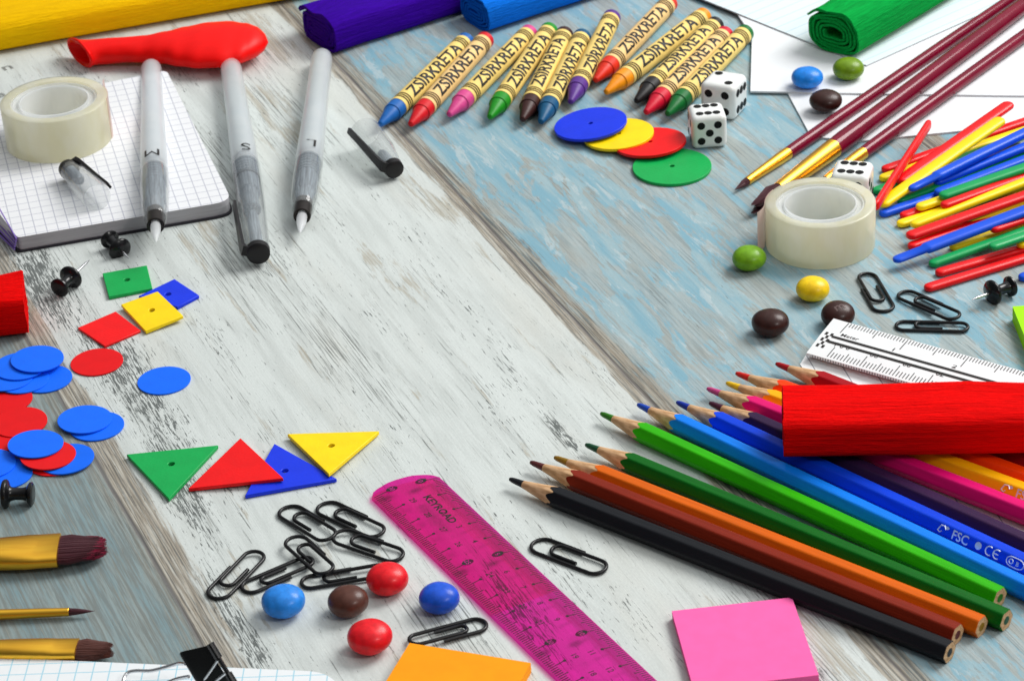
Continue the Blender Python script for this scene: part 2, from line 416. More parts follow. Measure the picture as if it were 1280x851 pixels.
crepe_roll(at(400, 58, 0), at(545, 11, 0), 3.0, 1.65, 16, c_vio, 'dark violet crepe paper roll at the back beside the balloon', 5.0, .19, 11, .50, .12, .76, .12)
crepe_roll(at(594, 34, 0), at(721, -7, 0), 2.45, 1.55, 16, c_blu, 'bright blue crepe paper roll at the back behind the wax crayons', 4.9, .165, 14, .62, .1, .62, .05)
crepe_roll(at(1041, 66, .22), at(1161, -6, .22), 2.75, 1.90, 14, c_grn, 'green crepe paper roll resting on the lined white paper', 5.0, .17, 19, .62, .15, .66, .06)

# ------------------------------------------------------------------ red balloon
def balloon():
    p0, p1 = at(100, 66, .55), at(335, 53, .75)
    L = (p1-p0).length; M = frame(p0, p1)
    root = thing('balloon', 'limp red rubber balloon with open neck lying before the yellow roll', 'balloon', M)
    prof = [(0, .86, .50, 0), (.10, .74, .50, 0), (.22, .74, .50, 0), (.34, .90, .50, 0), (.45, 1.15, .56, .02), (.55, 1.58, .58, .02), (.66, 1.90, .62, .02), (.77, 1.94, .63, .02), (.87, 1.62, .58, .02), (.94, 1.08, .52, .02), (.98, .58, .30, 0), (1, .06, .04, 0)]
    rr = []; n = 36
    for i in range(49):
        t = i/48
        for a, b in zip(prof, prof[1:]):
            if a[0] <= t <= b[0]: break
        k = (t-a[0])/(b[0]-a[0]); k = k*k*(3-2*k) if t < .9 else k
        y, z, c = [a[q]*(1-k)+b[q]*k for q in (1, 2, 3)]
        ring = []
        for j in range(n):
            an = 2*PI*j/n; wr = 1+.035*mnoise.noise(Vector((t*5, cos(an)*2, sin(an)*2)))*(1-t)*2
            ring.append(Vector((t*L - .75*y*cos(an)*max(0, 1-t*5), y*cos(an)*wr, z*sin(an)*wr + c + (.02*sin(an*3+t*30)*(.5-t) if t < .5 else 0))))
        rr.append(ring)
    rub = mat('red_rubber', (.92, .002, .001), .42, vary=.04, bump=.08, bs=3, sss=.05, spec=.22)
    inner = [[Vector((p.x+.01, p.y*.86, p.z*.80)) for p in r] for r in rr[:14]][::-1]
    bm = bmesh.new(); rings(bm, inner+rr, cap0=True, cap1=True)
    mk('body', bm, rub, root, angle=60)
    bm = bmesh.new(); lip = [Vector((-.75*.86*cos(2*PI*j/28), .90*cos(2*PI*j/28), .53*sin(2*PI*j/28))) for j in range(29)]
    rings(bm, [[c+(c.normalized()*cos(2*PI*k/8)+Vector((1, 0, 0))*sin(2*PI*k/8))*.075 for k in range(8)] for c in lip[:-1]], close=True)
    mk('neck_rim', bm, rub, root, angle=60)
balloon()

# ------------------------------------------------------------------ wax crayons
ink = mat('black_print_ink', (.018, .016, .015), .5)
def crayon(tip, end, cname, col, roll, label, wrap=(.84, .62, .19), z0=.40):
    p0, p1 = at(*tip, z0), at(*end, z0); L = (p1-p0).length; M = frame(p0, p1)
    root = thing('crayon', label, 'crayon', M, 'wax crayons laid out in a fan')
    wax = mat('crayon_wax_'+cname, col, .42, vary=.12, vs=3, bump=.12, bs=5)
    bm = bmesh.new(); lathe(bm, [(0, .04), (.02, .10), (.06, .13), (1.08, .335), (1.11, .345), (1.13, .385), (1.72, .39), (L-.3, .385), (L-.03, .385), (L, .36)], 28)
    mk('wax_stick', bm, wax, root)
    bm = bmesh.new(); r = .405; lathe(bm, [(1.66, .386), (1.66, r), (L-.36, r), (L-.36, .386)], 36, caps=False)
    wr = mk('paper_sleeve', bm, mat('crayon_sleeve_%d' % int(wrap[1]*1000), wrap, .55, vary=.06, vs=2, bump=.05), root)
    rb = r+.004
    for x0 in (1.86, L-.98):
        bm = bmesh.new(); pr_ = []
        lathe(bm, [(x0-.02, rb-.003), (x0+.42, rb-.003)], 36, caps=False)
        for f in bm.faces: f.material_index = 1
        for k in range(3): lathe(bm, [(x0+.15*k, rb), (x0+.15*k+.09, rb)], 36, caps=False)
        mk('printed_bands', bm, None, wr, mats=[mat('sleeve_band_ink', (.012, .008, .005), .6, spec=.1), MATS['crayon_sleeve_%d' % int(wrap[1]*1000)]])
    bm = bmesh.new(); mid = (2.42+L-1.18)/2; span = L-1.18-2.42; h = .54
    V, F = glyphs('ZSÍRKRÉTA', h, 1, .028); wd = max(v[0] for v in V)-min(v[0] for v in V)
    a0 = -R(30)+roll
    letters(bm, 'ZSÍRKRÉTA', h, lambda x, y: (mid+x, rb*sin(a0+y/rb), rb*cos(a0+y/rb)), span/wd, .028, cuts=[-.25+.07*k for k in range(11)])
    mk('printed_word', bm, ink, wr, angle=0)
tan = (.84, .57, .24)
for a in (
 ((475, 156), (583, 51), 'blue', (.01, .12, .42), 0, 'blue wax crayon with yellow sleeve, leftmost in the row of crayons'),
 ((513, 156), (607, 50), 'red', (.62, .006, .012), 0, 'red wax crayon lying close against the leftmost blue crayon', tan),
 ((561, 144), (662, 41), 'pink', (.62, .06, .24), 0, 'pink wax crayon with a yellow sleeve, the only pink one'),
 ((612, 147), (687, 38), 'bright_green', (.012, .26, .012), 0, 'bright green wax crayon between the pink and the dark brown crayon'),
 ((653, 150), (706, 43), 'dark_brown', (.045, .014, .012), R(24), 'dark brown wax crayon touching the teal blue crayon'),
 ((676, 153), (728, 46), 'teal', (.005, .085, .19), 0, 'teal blue wax crayon between the brown and the purple crayon'),
 ((713, 128), (765, 22), 'purple', (.10, .03, .24), R(-6), 'purple wax crayon pointing at the blue counting disc'),
 ((744, 101), (837, 4), 'scarlet', (.70, .025, .008), 0, 'scarlet wax crayon farthest back in the row, behind the orange crayon', tan),
 ((757, 116), (880, 20), 'orange', (.85, .28, .004), 0, 'orange wax crayon with a yellow sleeve, the only orange one'),
 ((795, 127), (895, 31), 'black', (.013, .012, .013), R(20), 'black wax crayon between the orange and the crimson crayon'),
 ((807, 141), (907, 43), 'crimson', (.60, .006, .03), R(16), 'crimson wax crayon wedged between the black and the dark green crayon', tan),
 ((834, 143), (932, 41), 'dark_green', (.004, .14, .025), 0, 'dark green wax crayon lying against the rear die, rightmost of the crayons'),
): crayon(*a)

# ------------------------------------------------------------------ counting discs and tiles
def plastic(name, col, rough=.42): return mat('plastic_'+name, col, rough, vary=.05, vs=1.2, bump=.14, bs=9, sss=0)
BLUE = (.004, .035, .74); RED = (.86, .002, .004); YEL = (.97, .68, .002); GRN = (.002, .37, .075)
SKY = (.001, .14, .90)
def holed_plate(name, top, hole, hr, th, material, label, cat, group, bev=.018, n=18):
    c = sum(top, Vector())/len(top); nrm = Vector()
    for i in range(len(top)): nrm += (top[i]-c).cross(top[(i+1) % len(top)]-c)
    nrm.normalize(); nrm = nrm if nrm.z > 0 else -nrm
    bm = bmesh.new(); es = []
    def loop(pts):
        vs = [bm.verts.new(p-c) for p in pts]; es.extend(bm.edges.new((vs[i], vs[(i+1) % len(vs)])) for i in range(len(vs)))
    loop(top)
    if hole is not None:
        h = hole-(hole-c).dot(nrm)*nrm; ux = nrm.orthogonal().normalized(); uy = nrm.cross(ux)
        loop([h+(ux*cos(2*PI*k/n)+uy*sin(2*PI*k/n))*hr for k in range(n)])
    bmesh.ops.triangle_fill(bm, edges=es, use_beauty=True, use_dissolve=False)
    r = bmesh.ops.extrude_face_region(bm, geom=bm.faces[:])
    for v in [g for g in r['geom'] if isinstance(g, bmesh.types.BMVert)]: v.co -= nrm*th
    o = mk(name, bm, material, angle=35); o.location = c*S
    if bev: bevel_mod(o, bev, 2)
    return tag(o, label, cat, group)
def disc(px, py, z, r, th, material, label, group, tilt=0, tdir=0, hole=0, name='counting_disc'):
    p = at(px, py, z); M = flat(p, 0, tilt, tdir)
    pts = [M @ Vector((r*cos(2*PI*k/56), r*sin(2*PI*k/56), 0)) for k in range(56)]
    return holed_plate(name, pts, p if hole else None, hole, th, material, label, 'counting disc' if hole else 'paper disc', group, .014)
G1 = 'overlapping plastic discs with a centre hole'
disc(840, 207.5, .13, 1.53, .12, plastic('green', GRN), 'large green plastic disc with a centre hole, nearest of the four', G1, hole=.10)
disc(812.5, 177, .28, 1.42, .12, plastic('red', RED), 'large red plastic disc lying partly on the green disc', G1, R(5), R(-55), hole=.10)
disc(773, 167, .28, 1.40, .12, plastic('yellow', YEL), 'large yellow plastic disc between the blue and the red disc', G1, R(4), R(-20), hole=.10)
disc(738, 154, .40, 1.46, .12, plastic('blue', BLUE), 'large blue plastic disc leaning on the yellow disc beside the dice', G1, R(6), R(-15), hole=.10)
G2 = 'small plain discs at the left'
pb, pr = mat('blue_card', SKY, .6, vary=.04, bump=.1, bs=10, spec=.3), mat('red_card', (.74, .001, .004), .6, vary=.04, bump=.1, bs=10, spec=.3)
for px, py, z, mt, lab, ti, td in (
 (121, 452, .06, pr, 'small red disc lying alone under the corner of the red square', 0, 0),
 (205, 475, .06, pb, 'small blue disc lying alone to the right of all other small discs', 0, 0),
 (57, 473, .06, pb, 'small blue disc at the right of the upper heap, lowest layer', 0, 0),
 (28, 474, .12, pb, 'small blue disc in the lower layer of the upper heap, left of another', R(2), R(180)),
 (8, 471, .18, pb, 'small blue disc cut by the left edge in the upper heap', R(2), R(180)),
 (25, 457, .24, pb, 'small blue disc second from the top of the upper heap', R(2), R(160)),
 (46.5, 448, .30, pb, 'small blue disc topmost in the upper heap below the red roll', R(3), R(190)),
 (7, 499, .06, pr, 'small red disc directly below the upper blue heap', 0, 0),
 (25, 527, .12, pr, 'small red disc largest in view between the two blue heaps', R(2), R(120)),
 (1, 546, .06, pr, 'small red disc at the left edge behind the blue one topping the lower heap', 0, 0),
 (121, 532, .06, pb, 'small blue disc lying under its twin beside the green triangle', 0, 0),
 (106, 523.5, .14, pb, 'small blue disc resting on another one right of the red discs', R(3), R(200)),
 (68, 575, .06, pr, 'small red disc almost hidden at the bottom of the lower heap', 0, 0),
 (83, 573, .12, pb, 'small blue disc at the right of the lower heap under a red one', R(2), R(0)),
 (60, 568, .19, pr, 'small red disc sandwiched between two blue discs in the lower heap', R(3), R(200)),
 (44.5, 554, .27, pb, 'small blue disc on top of the lower heap, covering a red disc', R(4), R(210)),
 (6, 592, .06, pb, 'small blue disc behind the push pin at the left edge', 0, 0),
 (-15, 579, .13, pb, 'small blue disc cut by the left edge above the push pin', R(2), R(180)),
): disc(px, py, z, .925, .05, mt, lab, G2, ti, td, 0, 'paper_disc')
def tile(name, corners, hole, th, material, label, cat, group):
    top = [at(*c) for c in corners]; h = None
    if hole: zc = sum(c[2] for c in corners)/len(corners); h = at(hole[0], hole[1], zc)
    return holed_plate(name, top, h, .115, th, material, label, cat, group, .022)
G3 = 'square plastic tiles'
tile('square_tile', [(128, 341.5, .14), (136, 371, .14), (190.5, 360, .14), (183.5, 331.5, .14)], (158.5, 349.5), .13, plastic('green', GRN), 'green square plastic tile with a hole next to the push pins', 'plastic tile', G3)
tile('square_tile', [(173, 370, .14), (222, 383.5, .14), (249, 369, .14), (218, 348.5, .14)], (210, 367.5), .13, plastic('blue', BLUE), 'blue square plastic tile partly under the yellow square', 'plastic tile', G3)
tile('square_tile', [(151, 380.5, .22), (182, 414, .16), (229, 394.5, .26), (197, 364, .30)], (189.5, 387.5), .13, plastic('yellow', YEL), 'yellow square plastic tile lying on the blue square', 'plastic tile', G3)
tile('square_tile', [(97, 409.5, .10), (131, 432.5, .10), (176, 413, .10), (144.5, 389, .10)], None, .09, plastic('red', RED), 'red square plastic tile without a clear hole beside the yellow square', 'plastic tile', G3)
G4 = 'triangular plastic tiles in a row'
tile('triangle_tile', [(158, 567.5, .16), (211, 623, .16), (273, 556, .16)], (214, 579.5), .14, plastic('green', GRN), 'green triangular plastic tile with a hole, leftmost of the triangles', 'plastic tile', G4)
tile('triangle_tile', [(343, 554, .15), (306, 619, .15), (421, 598, .15)], (356, 588), .14, plastic('blue', BLUE), 'blue triangular plastic tile partly under the red and yellow ones', 'plastic tile', G4)
tile('triangle_tile', [(300.5, 547, .18), (235, 610.5, .14), (354, 597, .32)], None, .13, plastic('red', RED), 'red triangular plastic tile lying on the blue triangle', 'plastic tile', G4)
tile('triangle_tile', [(359, 542, .20), (411, 592, .32), (474, 538.5, .18)], (414, 556.5), .14, plastic('yellow', YEL), 'yellow triangular plastic tile with a hole, rightmost of the triangles', 'plastic tile', G4)

# ------------------------------------------------------------------ dice
PIPS = {1: [(0, 0)], 2: [(-1, 1), (1, -1)], 3: [(-1, 1), (0, 0), (1, -1)], 4: [(-1, -1), (-1, 1), (1, -1), (1, 1)], 5: [(-1, -1), (-1, 1), (1, -1), (1, 1), (0, 0)], 6: [(-1, y) for y in (-1, 1)]+[(0, y) for y in (-1, 1)]+[(1, y) for y in (-1, 1)]}
dm = mat('white_die_plastic', (.80, .82, .80), .22, vary=.03, sss=.1, coat=.2); pm_ = mat('black_pip_paint', (.006, .006, .006), .5, spec=.2)
def die(px, py, rz, size, faces, label):
    """faces: pips on top, front (-Y), right (+X)"""
    p = at(px, py, size/2); root = thing('die', label, 'die', flat(Vector((p.x, p.y, 0)), rz), 'white dice')
    bm = bmesh.new(); bmesh.ops.create_cube(bm, size=size); bmesh.ops.translate(bm, vec=(0, 0, size/2), verts=bm.verts[:])
    bmesh.ops.bevel(bm, geom=bm.edges[:]+bm.verts[:], offset=size*.17, segments=6, profile=.52, affect='EDGES')
    mk('body', bm, dm, root, angle=60)
    bm = bmesh.new(); h = size/2; t, f, r = faces
    sides = ((t, (1, 0, 0), (0, 1, 0), (0, 0, 1)), (f, (1, 0, 0), (0, 0, 1), (0, -1, 0)), (r, (0, 1, 0), (0, 0, 1), (1, 0, 0)), (7-f, (-1, 0, 0), (0, 0, 1), (0, 1, 0)), (7-r, (0, -1, 0), (0, 0, 1), (-1, 0, 0)))
    for n, ux, uy, nz in sides:
        ux, uy, nz = Vector(ux), Vector(uy), Vector(nz)
        for a, b in PIPS[n]:
            c = Vector((0, 0, h))+nz*(h+.002)+ux*a*size*.235+uy*b*size*.235
            rg = [[c+(ux*cos(2*PI*k/18)+uy*sin(2*PI*k/18))*q*size+nz*z for k in range(18)] for q, z in ((.115, -.01), (.112, .002), (.06, .006), (.012, .007))]
            rings(bm, rg)
    mk('pips', bm, pm_, root, angle=60)
die(884, 157, R(3), 1.40, (6, 5, 3), 'white die showing six on top and five in front, nearest the green disc')
die(905, 119, R(-28), 1.50, (2, 4, 6), 'white die showing two on top, behind another die and against the crayons')
die(1065, 231, R(-18), 1.45, (6, 5, 3), 'white die half hidden behind the clear tape roll')

# ------------------------------------------------------------------ sugar-coated candies
def candy(px, py, cname, col, label, a=.66, c=.40, z=0, rz=0, tilt=0, tdir=0, mark=False):
    p = at(px, py, z+c); M = flat(Vector((p.x, p.y, z)), rz, tilt, tdir)
    o_m = mat('candy_shell_'+cname, col, .34, vary=.17, vs=4, bump=.10, bs=7, coat=.06)
    bm = bmesh.new(); rr = []
    for i in range(1, 24):
        ph = -PI/2+PI*i/24; r = a*abs(cos(ph))**.92; zz = c*math.copysign(abs(sin(ph))**.95, sin(ph))
        lp = lambda k: 1+.030*mnoise.noise(Vector((cos(2*PI*k/40)*1.2+px, sin(2*PI*k/40)*1.2+py, zz*1.5)))
        rr.append([Vector((r*cos(2*PI*k/40)*lp(k), r*.96*sin(2*PI*k/40)*lp(k), zz*lp(k)+c)) for k in range(40)])
    rings(bm, rr)
    if not mark:
        o = mk('candy', bm, o_m, angle=80); put(o, M); return tag(o, label, 'candy', 'sugar-coated chocolate candies')
    root = thing('candy', label, 'candy', M, 'sugar-coated chocolate candies'); mk('shell', bm, o_m, root, angle=80)
    bm = bmesh.new()
    def pl(x, y):
        y -= .05; q = min(.98, math.hypot(x/a, y/(a*.96))); ph = math.acos(q**(1/.92)); return (x, y, c+c*sin(ph)**.95+.006)
    letters(bm, 'm', .34, pl, 1.2, .01, cuts=[-.12+.04*k for k in range(8)])
    mk('printed_letter', bm, mat('pale_candy_print', (.13, .085, .08), .5), root, angle=0)
CB = (.035, .010, .007)
for a in (
 (354, 751, 'light_blue', (.02, .23, .74), 'light blue candy in the foreground below the heap of paper clips', .67, .45),
 (435, 751, 'milk_brown', (.085, .028, .018), 'brown candy in the foreground between light blue and red ones', .62, .43),
 (484, 723, 'red', (.76, .006, .014), 'red candy touching the end of a black paper clip', .65, .45),
 (462, 795.5, 'red', (.76, .006, .014), 'red candy nearest the front, above the orange sticky notes', .68, .46),
 (549, 747, 'blue', (.008, .085, .60), 'dark blue candy close to the edge of the magenta ruler', .62, .42),
 (936.5, 322.5, 'leaf_green', (.16, .36, .008), 'green candy in front of the clear tape roll', .62, .42),
 (1016, 361, 'yellow', (.90, .58, .006), 'yellow candy alone between the tape roll and the white ruler', .60, .41),
 (963, 403, 'brown', CB, 'dark brown candy left of the white ruler, above the pencil tips', .66, .44),
 (1009, 97, 'sky_blue', (.01, .21, .72), 'sky blue candy on the white paper before the green crepe roll', .65, .40, .16),
 (1060.5, 86, 'olive_green', (.15, .27, .006), 'olive green candy touching the end of the green crepe roll', .64, .42, .16),
 (1032, 126, 'brown', CB, 'dark brown candy on white paper beside the maroon brush handles', .66, .40, .16),
): candy(*a)
candy(1047, 391.5, 'brown', CB, 'dark brown candy with a faint printed letter at the corner of the white ruler', .60, .41, mark=True, rz=R(25), tilt=R(9), tdir=R(90))

# ------------------------------------------------------------------ paper clips
cm_ = mat('black_coated_wire', (.006, .006, .007), .36, vary=.2, vs=3, coat=.05)
def clip_path(L, w):
    pts = []; k = L/2
    def arc(cx, cy, r, a0, a1, n=12):
        for i in range(n+1):
            a = R(a0+(a1-a0)*i/n); pts.append((cx+r*cos(a), cy+r*sin(a)))
    pts.append((k*.22, w)); arc(-k+w, 0, w, 90, 270, 16)
    r2 = w*.86; arc(k-r2, -w+r2, r2, -90, 90, 16); top_ = -w+2*r2
    r3 = w*.62; arc(-k*.34+r3*.2, top_-.005-r3, r3, 90, 270, 12); pts.append((k*.30, top_-.005-2*r3))
    return pts
def paper_clip(a, b, label, za=.06, zb=.06, flip=1, w=.40, group='black paper clips', roll=0):
    """a, b: pixel places of the two ends; a is the wide loop"""
    p0, p1 = at(*a, za), at(*b, zb); L = (p1-p0).length; M = frame(p0, p1, roll); pts = []
    raw = clip_path(L, w); fine = []
    for q, s_ in zip(raw, raw[1:]):
        n = max(1, int(math.dist(q, s_)/.25))
        for i in range(n): fine.append((q[0]+(s_[0]-q[0])*i/n, q[1]+(s_[1]-q[1])*i/n))
    fine.append(raw[-1]); N = len(fine)
    bm = bmesh.new(); tube(bm, [(x+L/2, y*flip, .045*sin(PI*min(1, max(0, (i/N-.45)/.5)))) for i, (x, y) in enumerate(fine)], .062, 9)
    o = mk('paper_clip', bm, cm_, angle=50); put(o, M)
    return tag(o, label, 'paper clip', group)
G5 = 'heap of black paper clips in the foreground'
paper_clip((355, 635), (416, 672), 'black paper clip farthest left of the two at the back of the heap', .06, .14, 1)
paper_clip((401, 631), (478, 667), 'black paper clip at the back right of the heap, nearest the yellow triangle', .06, .10, 1)
paper_clip((419, 667), (503, 696), 'black paper clip lying toward the ruler corner in the heap', .16, .06, 1)
paper_clip((364, 672), (412, 715), 'black paper clip in the middle of the heap, on top of two others', .22, .22, 1, .36)
paper_clip((267, 747), (322, 690), 'black paper clip lying alone to the left of the heap', .06, .10, 1, .38)
paper_clip((304, 737), (391, 700), 'black paper clip slanting behind the light blue candy', .06, .12, -1, .34)
paper_clip((377, 729), (482, 711), 'black paper clip partly behind the red candy of the heap', .06, .12, 1, .33)
paper_clip((607, 778), (513, 803), 'black paper clip sticking out from under the orange sticky notes', .07, .14, 1, .34)
paper_clip((667, 678), (757, 712), 'black paper clip alone between the magenta ruler and the black pencil', .06, .06, 1, .40)
paper_clip((1107, 389), (1080, 343), 'black paper clip below the tape roll, apart from the linked pair', .06, .06, 1, .38)
paper_clip((1126, 366), (1198, 397), 'black paper clip upper one of the pair above the white ruler', .08, .20, 1, .34)
paper_clip((1120, 407), (1210, 409), 'black paper clip lower one of the pair above the white ruler', .06, .08, 1, .30)

# ------------------------------------------------------------------ push pins
pin_m = mat('black_pin_plastic', (.006, .006, .007), .25, coat=.15); steel = mat('bright_steel', (.72, .72, .74), .18, metal=1, vary=.03)
def push_pin(head, point, label, zh=.40, zp=.42, k=1.0):
    """head: pixel of the small flange, point: pixel of the needle tip"""
    p0, p1 = at(*head, zh), at(*point, zp); M = frame(p0, p1); root = thing('push_pin', label, 'push pin', M, 'black push pins')
    bm = bmesh.new()
    lathe(bm, [(x*k, r*k) for x, r in ((0, .20), (.01, .33), (.05, .385), (.12, .385), (.17, .33), (.22, .24), (.36, .205), (.60, .20), (.74, .235), (.80, .30), (.84, .44), (.88, .475), (.95, .475), (1.0, .44), (1.08, .20), (1.12, .08))], 30)
    mk('grip', bm, pin_m, root, angle=45)
    Ln = max(1.7*k, (p1-p0).length) if (p1-p0).length < 3 else 2.2*k
    bm = bmesh.new(); tube(bm, [(1.08*k, 0, 0), (Ln-.25, 0, 0), (Ln, 0, 0)], [.055, .055, .008], 10)
    mk('needle', bm, steel, root)
push_pin((136, 298), (157, 319), 'black push pin lying at the notebook edge with its needle toward the viewer', .38, .22, .95)
push_pin((73, 361), (112, 325), 'black push pin left of the green square with its bright needle pointing back', .38, .42, .95)
push_pin((42, 617), (-52, 617), 'black push pin cut by the left edge below the blue discs', .38, .46, 1.0)
push_pin((1265, 357), (1214, 375), 'black push pin at the right edge between the sticks and the lime sticky notes', .38, .42, .95)

# ------------------------------------------------------------------ sticky notes
def pad(corner, along, ln, wd, th, cname, col, label, side=-1):
    """corner and along: pixels of one top edge; the pad extends to the viewer's side of it"""
    p0, p1 = at(*corner, th), at(*along, th); p0.z = p1.z = 0; M = frame(p0, p1)
    m = MATS.get('sticky_'+cname)
    if not m:
        m = bpy.data.materials.new('sticky_paper_'+cname); g = Graph(m); MATS['sticky_'+cname] = m
        n = g.noise(g.coords((1, 1, 40)), 1.5, 3); sp_ = g.noise(g.coords(), 22, 2)
        g.set(Base_Color=g.mix(g.step(n, .3, .7), col, tuple(q*.93 for q in col)), Roughness=.7); g.bsdf.inputs['Specular IOR Level'].default_value = .2
        g.bump(sp_*.3+g.noise(g.coords((.6, .6, 60)), 1, 2), .12, .0004)
    bm = bmesh.new(); n = 10; layers = 9; rr = []
    r = random.Random(len(label))
    for j in range(layers+1):
        z = th*j/layers; dx, dy = (r.uniform(-.008, .008), r.uniform(-.008, .008))
        for zz in ((z,) if j in (0, layers) else (z-.004, z+.004)):
            rr.append([Vector((x+dx, y+dy, zz)) for x, y in ((0, 0), (ln, 0), (ln, -wd), (0, -wd))])
    rings(bm, rr); o = mk('sticky_note_pad', bm, m, angle=20); put(o, M)
    return tag(o, label, 'sticky notes', 'sticky note pads')
pad((840, 763), (990, 746), 3.65, 3.9, .30, 'pink', (.97, .135, .42), 'pink square sticky note pad in front of the black pencil')
pad((512, 803), (664, 828), 3.80, 3.9, .36, 'orange', (.98, .34, .001), 'orange sticky note pad at the bottom edge beside the magenta ruler')
pad((1266, 383), (1390, 374), 3.80, 3.75, .55, 'lime', (.36, .86, .002), 'lime green sticky note pad cut by the right edge below the push pin')

# ------------------------------------------------------------------ coloured pencils
woodm = bpy.data.materials.new('sharpened_cedar'); g = Graph(woodm)
n_ = g.noise(g.coords((.8, 9, 9)), 1, 4, .6); g.set(Base_Color=g.mix(g.step(n_, .35, .65), (.72, .45, .24), (.46, .25, .11)), Roughness=.7)
stamp = mat('silver_foil_stamp', (.80, .85, .90), .3, metal=.3)
def hexr(th, rin, R_):
    a = (th+PI/6) % (PI/3)-PI/6                # flats face up
    return min(rin/cos(a), R_)
def pencil(tip, through, cname, col, label, L=None, text=None, lead=None, z=.315, z2=None, core=True):
    p0, p1 = at(*tip, z), at(*through, z if z2 is None else z2); M = frame(p0, p1)
    L = L or ((p1-p0).length if through[0] < 1275 else 16.6)
    root = thing('pencil', label, 'pencil', M, 'coloured pencils fanned out side by side')
    rin, R_ = .315, .350; sl = .185; n = 60; lead = lead or col
    ths = [2*PI*k/n for k in range(n)]
    def ring(f): return [Vector((f(t)[0], f(t)[1]*sin(t), f(t)[1]*cos(t))) for t in ths]
    bm = bmesh.new(); x1 = .62
    rings(bm, [ring(lambda t: (0.02, .025)), ring(lambda t: (.05, .06)), ring(lambda t: (.16, .09)), ring(lambda t: (x1, sl*x1*1.0+.01))])
    mk('lead', bm, mat('pencil_lead_'+cname, lead, .45, vary=.15, vs=6), root)
    r1 = sl*x1+.012; tg = .165
    def start(t): r = hexr(t, rin, R_); return (x1+(r-r1)/tg, r)
    bm = bmesh.new()
    rings(bm, [ring(lambda t: (x1-.01, .07)), ring(lambda t: (x1-.005, r1)), ring(lambda t: (x1*.5+start(t)[0]*.5, r1*.5+start(t)[1]*.5)), ring(start), ring(lambda t: (L-.3, hexr(t, rin, R_)*.93)), ring(lambda t: (L+.004, hexr(t, rin, R_)*.93))], cap1=True)
    mk('wood', bm, woodm, root, angle=45)
    bm = bmesh.new()
    def st2(t): x, r = start(t); return (x-.004+.02*sin(t*7+len(label)), r+.006)
    rings(bm, [ring(start), ring(st2), ring(lambda t: (4, hexr(t, rin, R_)+.006)), ring(lambda t: (L-.02, hexr(t, rin, R_)+.006)), ring(lambda t: (L, hexr(t, rin, R_)-.01)), ring(lambda t: (L, .29))], cap0=False, cap1=False)
    br = mk('barrel', bm, mat('pencil_paint_'+cname, col, .36, vary=.09, vs=1.2, stretch=(.3, 5, 5), coat=.02, bump=.22, bs=4, spec=.16), root, angle=24)
    if core:
        bm = bmesh.new(); lathe(bm, [(L-.05, .14), (L+.008, .14), (L+.012, .10)], 20); mk('lead_core', bm, mat('pencil_lead_'+cname, lead), root)
    if text:
        q = M.inverted() @ at(*text, .45); x0 = q.x
        fy = rin+.010
        def pl(x, y): return (x0+x, -sin(PI/3)*fy+y*cos(PI/3), cos(PI/3)*fy+y*sin(PI/3))
        bm = bmesh.new()
        V = [(.02, -.08), (.10, .10), (.24, .12), (.30, .02)]            # small leaf mark
        tube(bm, [pl(a, b) for a, b in V], .022, 6); tube(bm, [pl(.02, -.08), pl(.12, -.12), pl(.17, -.06)], .018, 6)
        lathe_c = [pl(.34+.07*cos(a*.5), .09+.05*sin(a*.5)) for a in range(13)]; bm.faces.new([bm.verts.new(c) for c in lathe_c[:-1]])
        letters(bm, 'FSC', .30, lambda x, y: pl(.55+x, y), .95, .012, 'LEFT')
        bm.faces.new([bm.verts.new(pl(1.56+.12*cos(2*PI*k/20), .12*sin(2*PI*k/20))) for k in range(20)])
        for cx in (1.98, 2.27):                                          # the two round letters C and E of the mark
            tube(bm, [pl(cx+.14*cos(R(a)), .14*sin(R(a))) for a in range(60, 301, 20)], .022, 6)
        tube(bm, [pl(2.15, 0), pl(2.32, 0)], .02, 6)
        ov = [pl(2.95+.32*math.copysign(abs(cos(2*PI*k/30))**.6, cos(2*PI*k/30)), .15*sin(2*PI*k/30)) for k in range(31)]; tube(bm, ov, .016, 6)
        tube(bm, [pl(2.80+.07*cos(2*PI*k/14), .07*sin(2*PI*k/14)) for k in range(15)], .018, 6)
        letters(bm, 'B', .14, lambda x, y: pl(2.98+x, y), 1, .01, 'LEFT')
        mk('printed_marks', bm, stamp, br, angle=0)
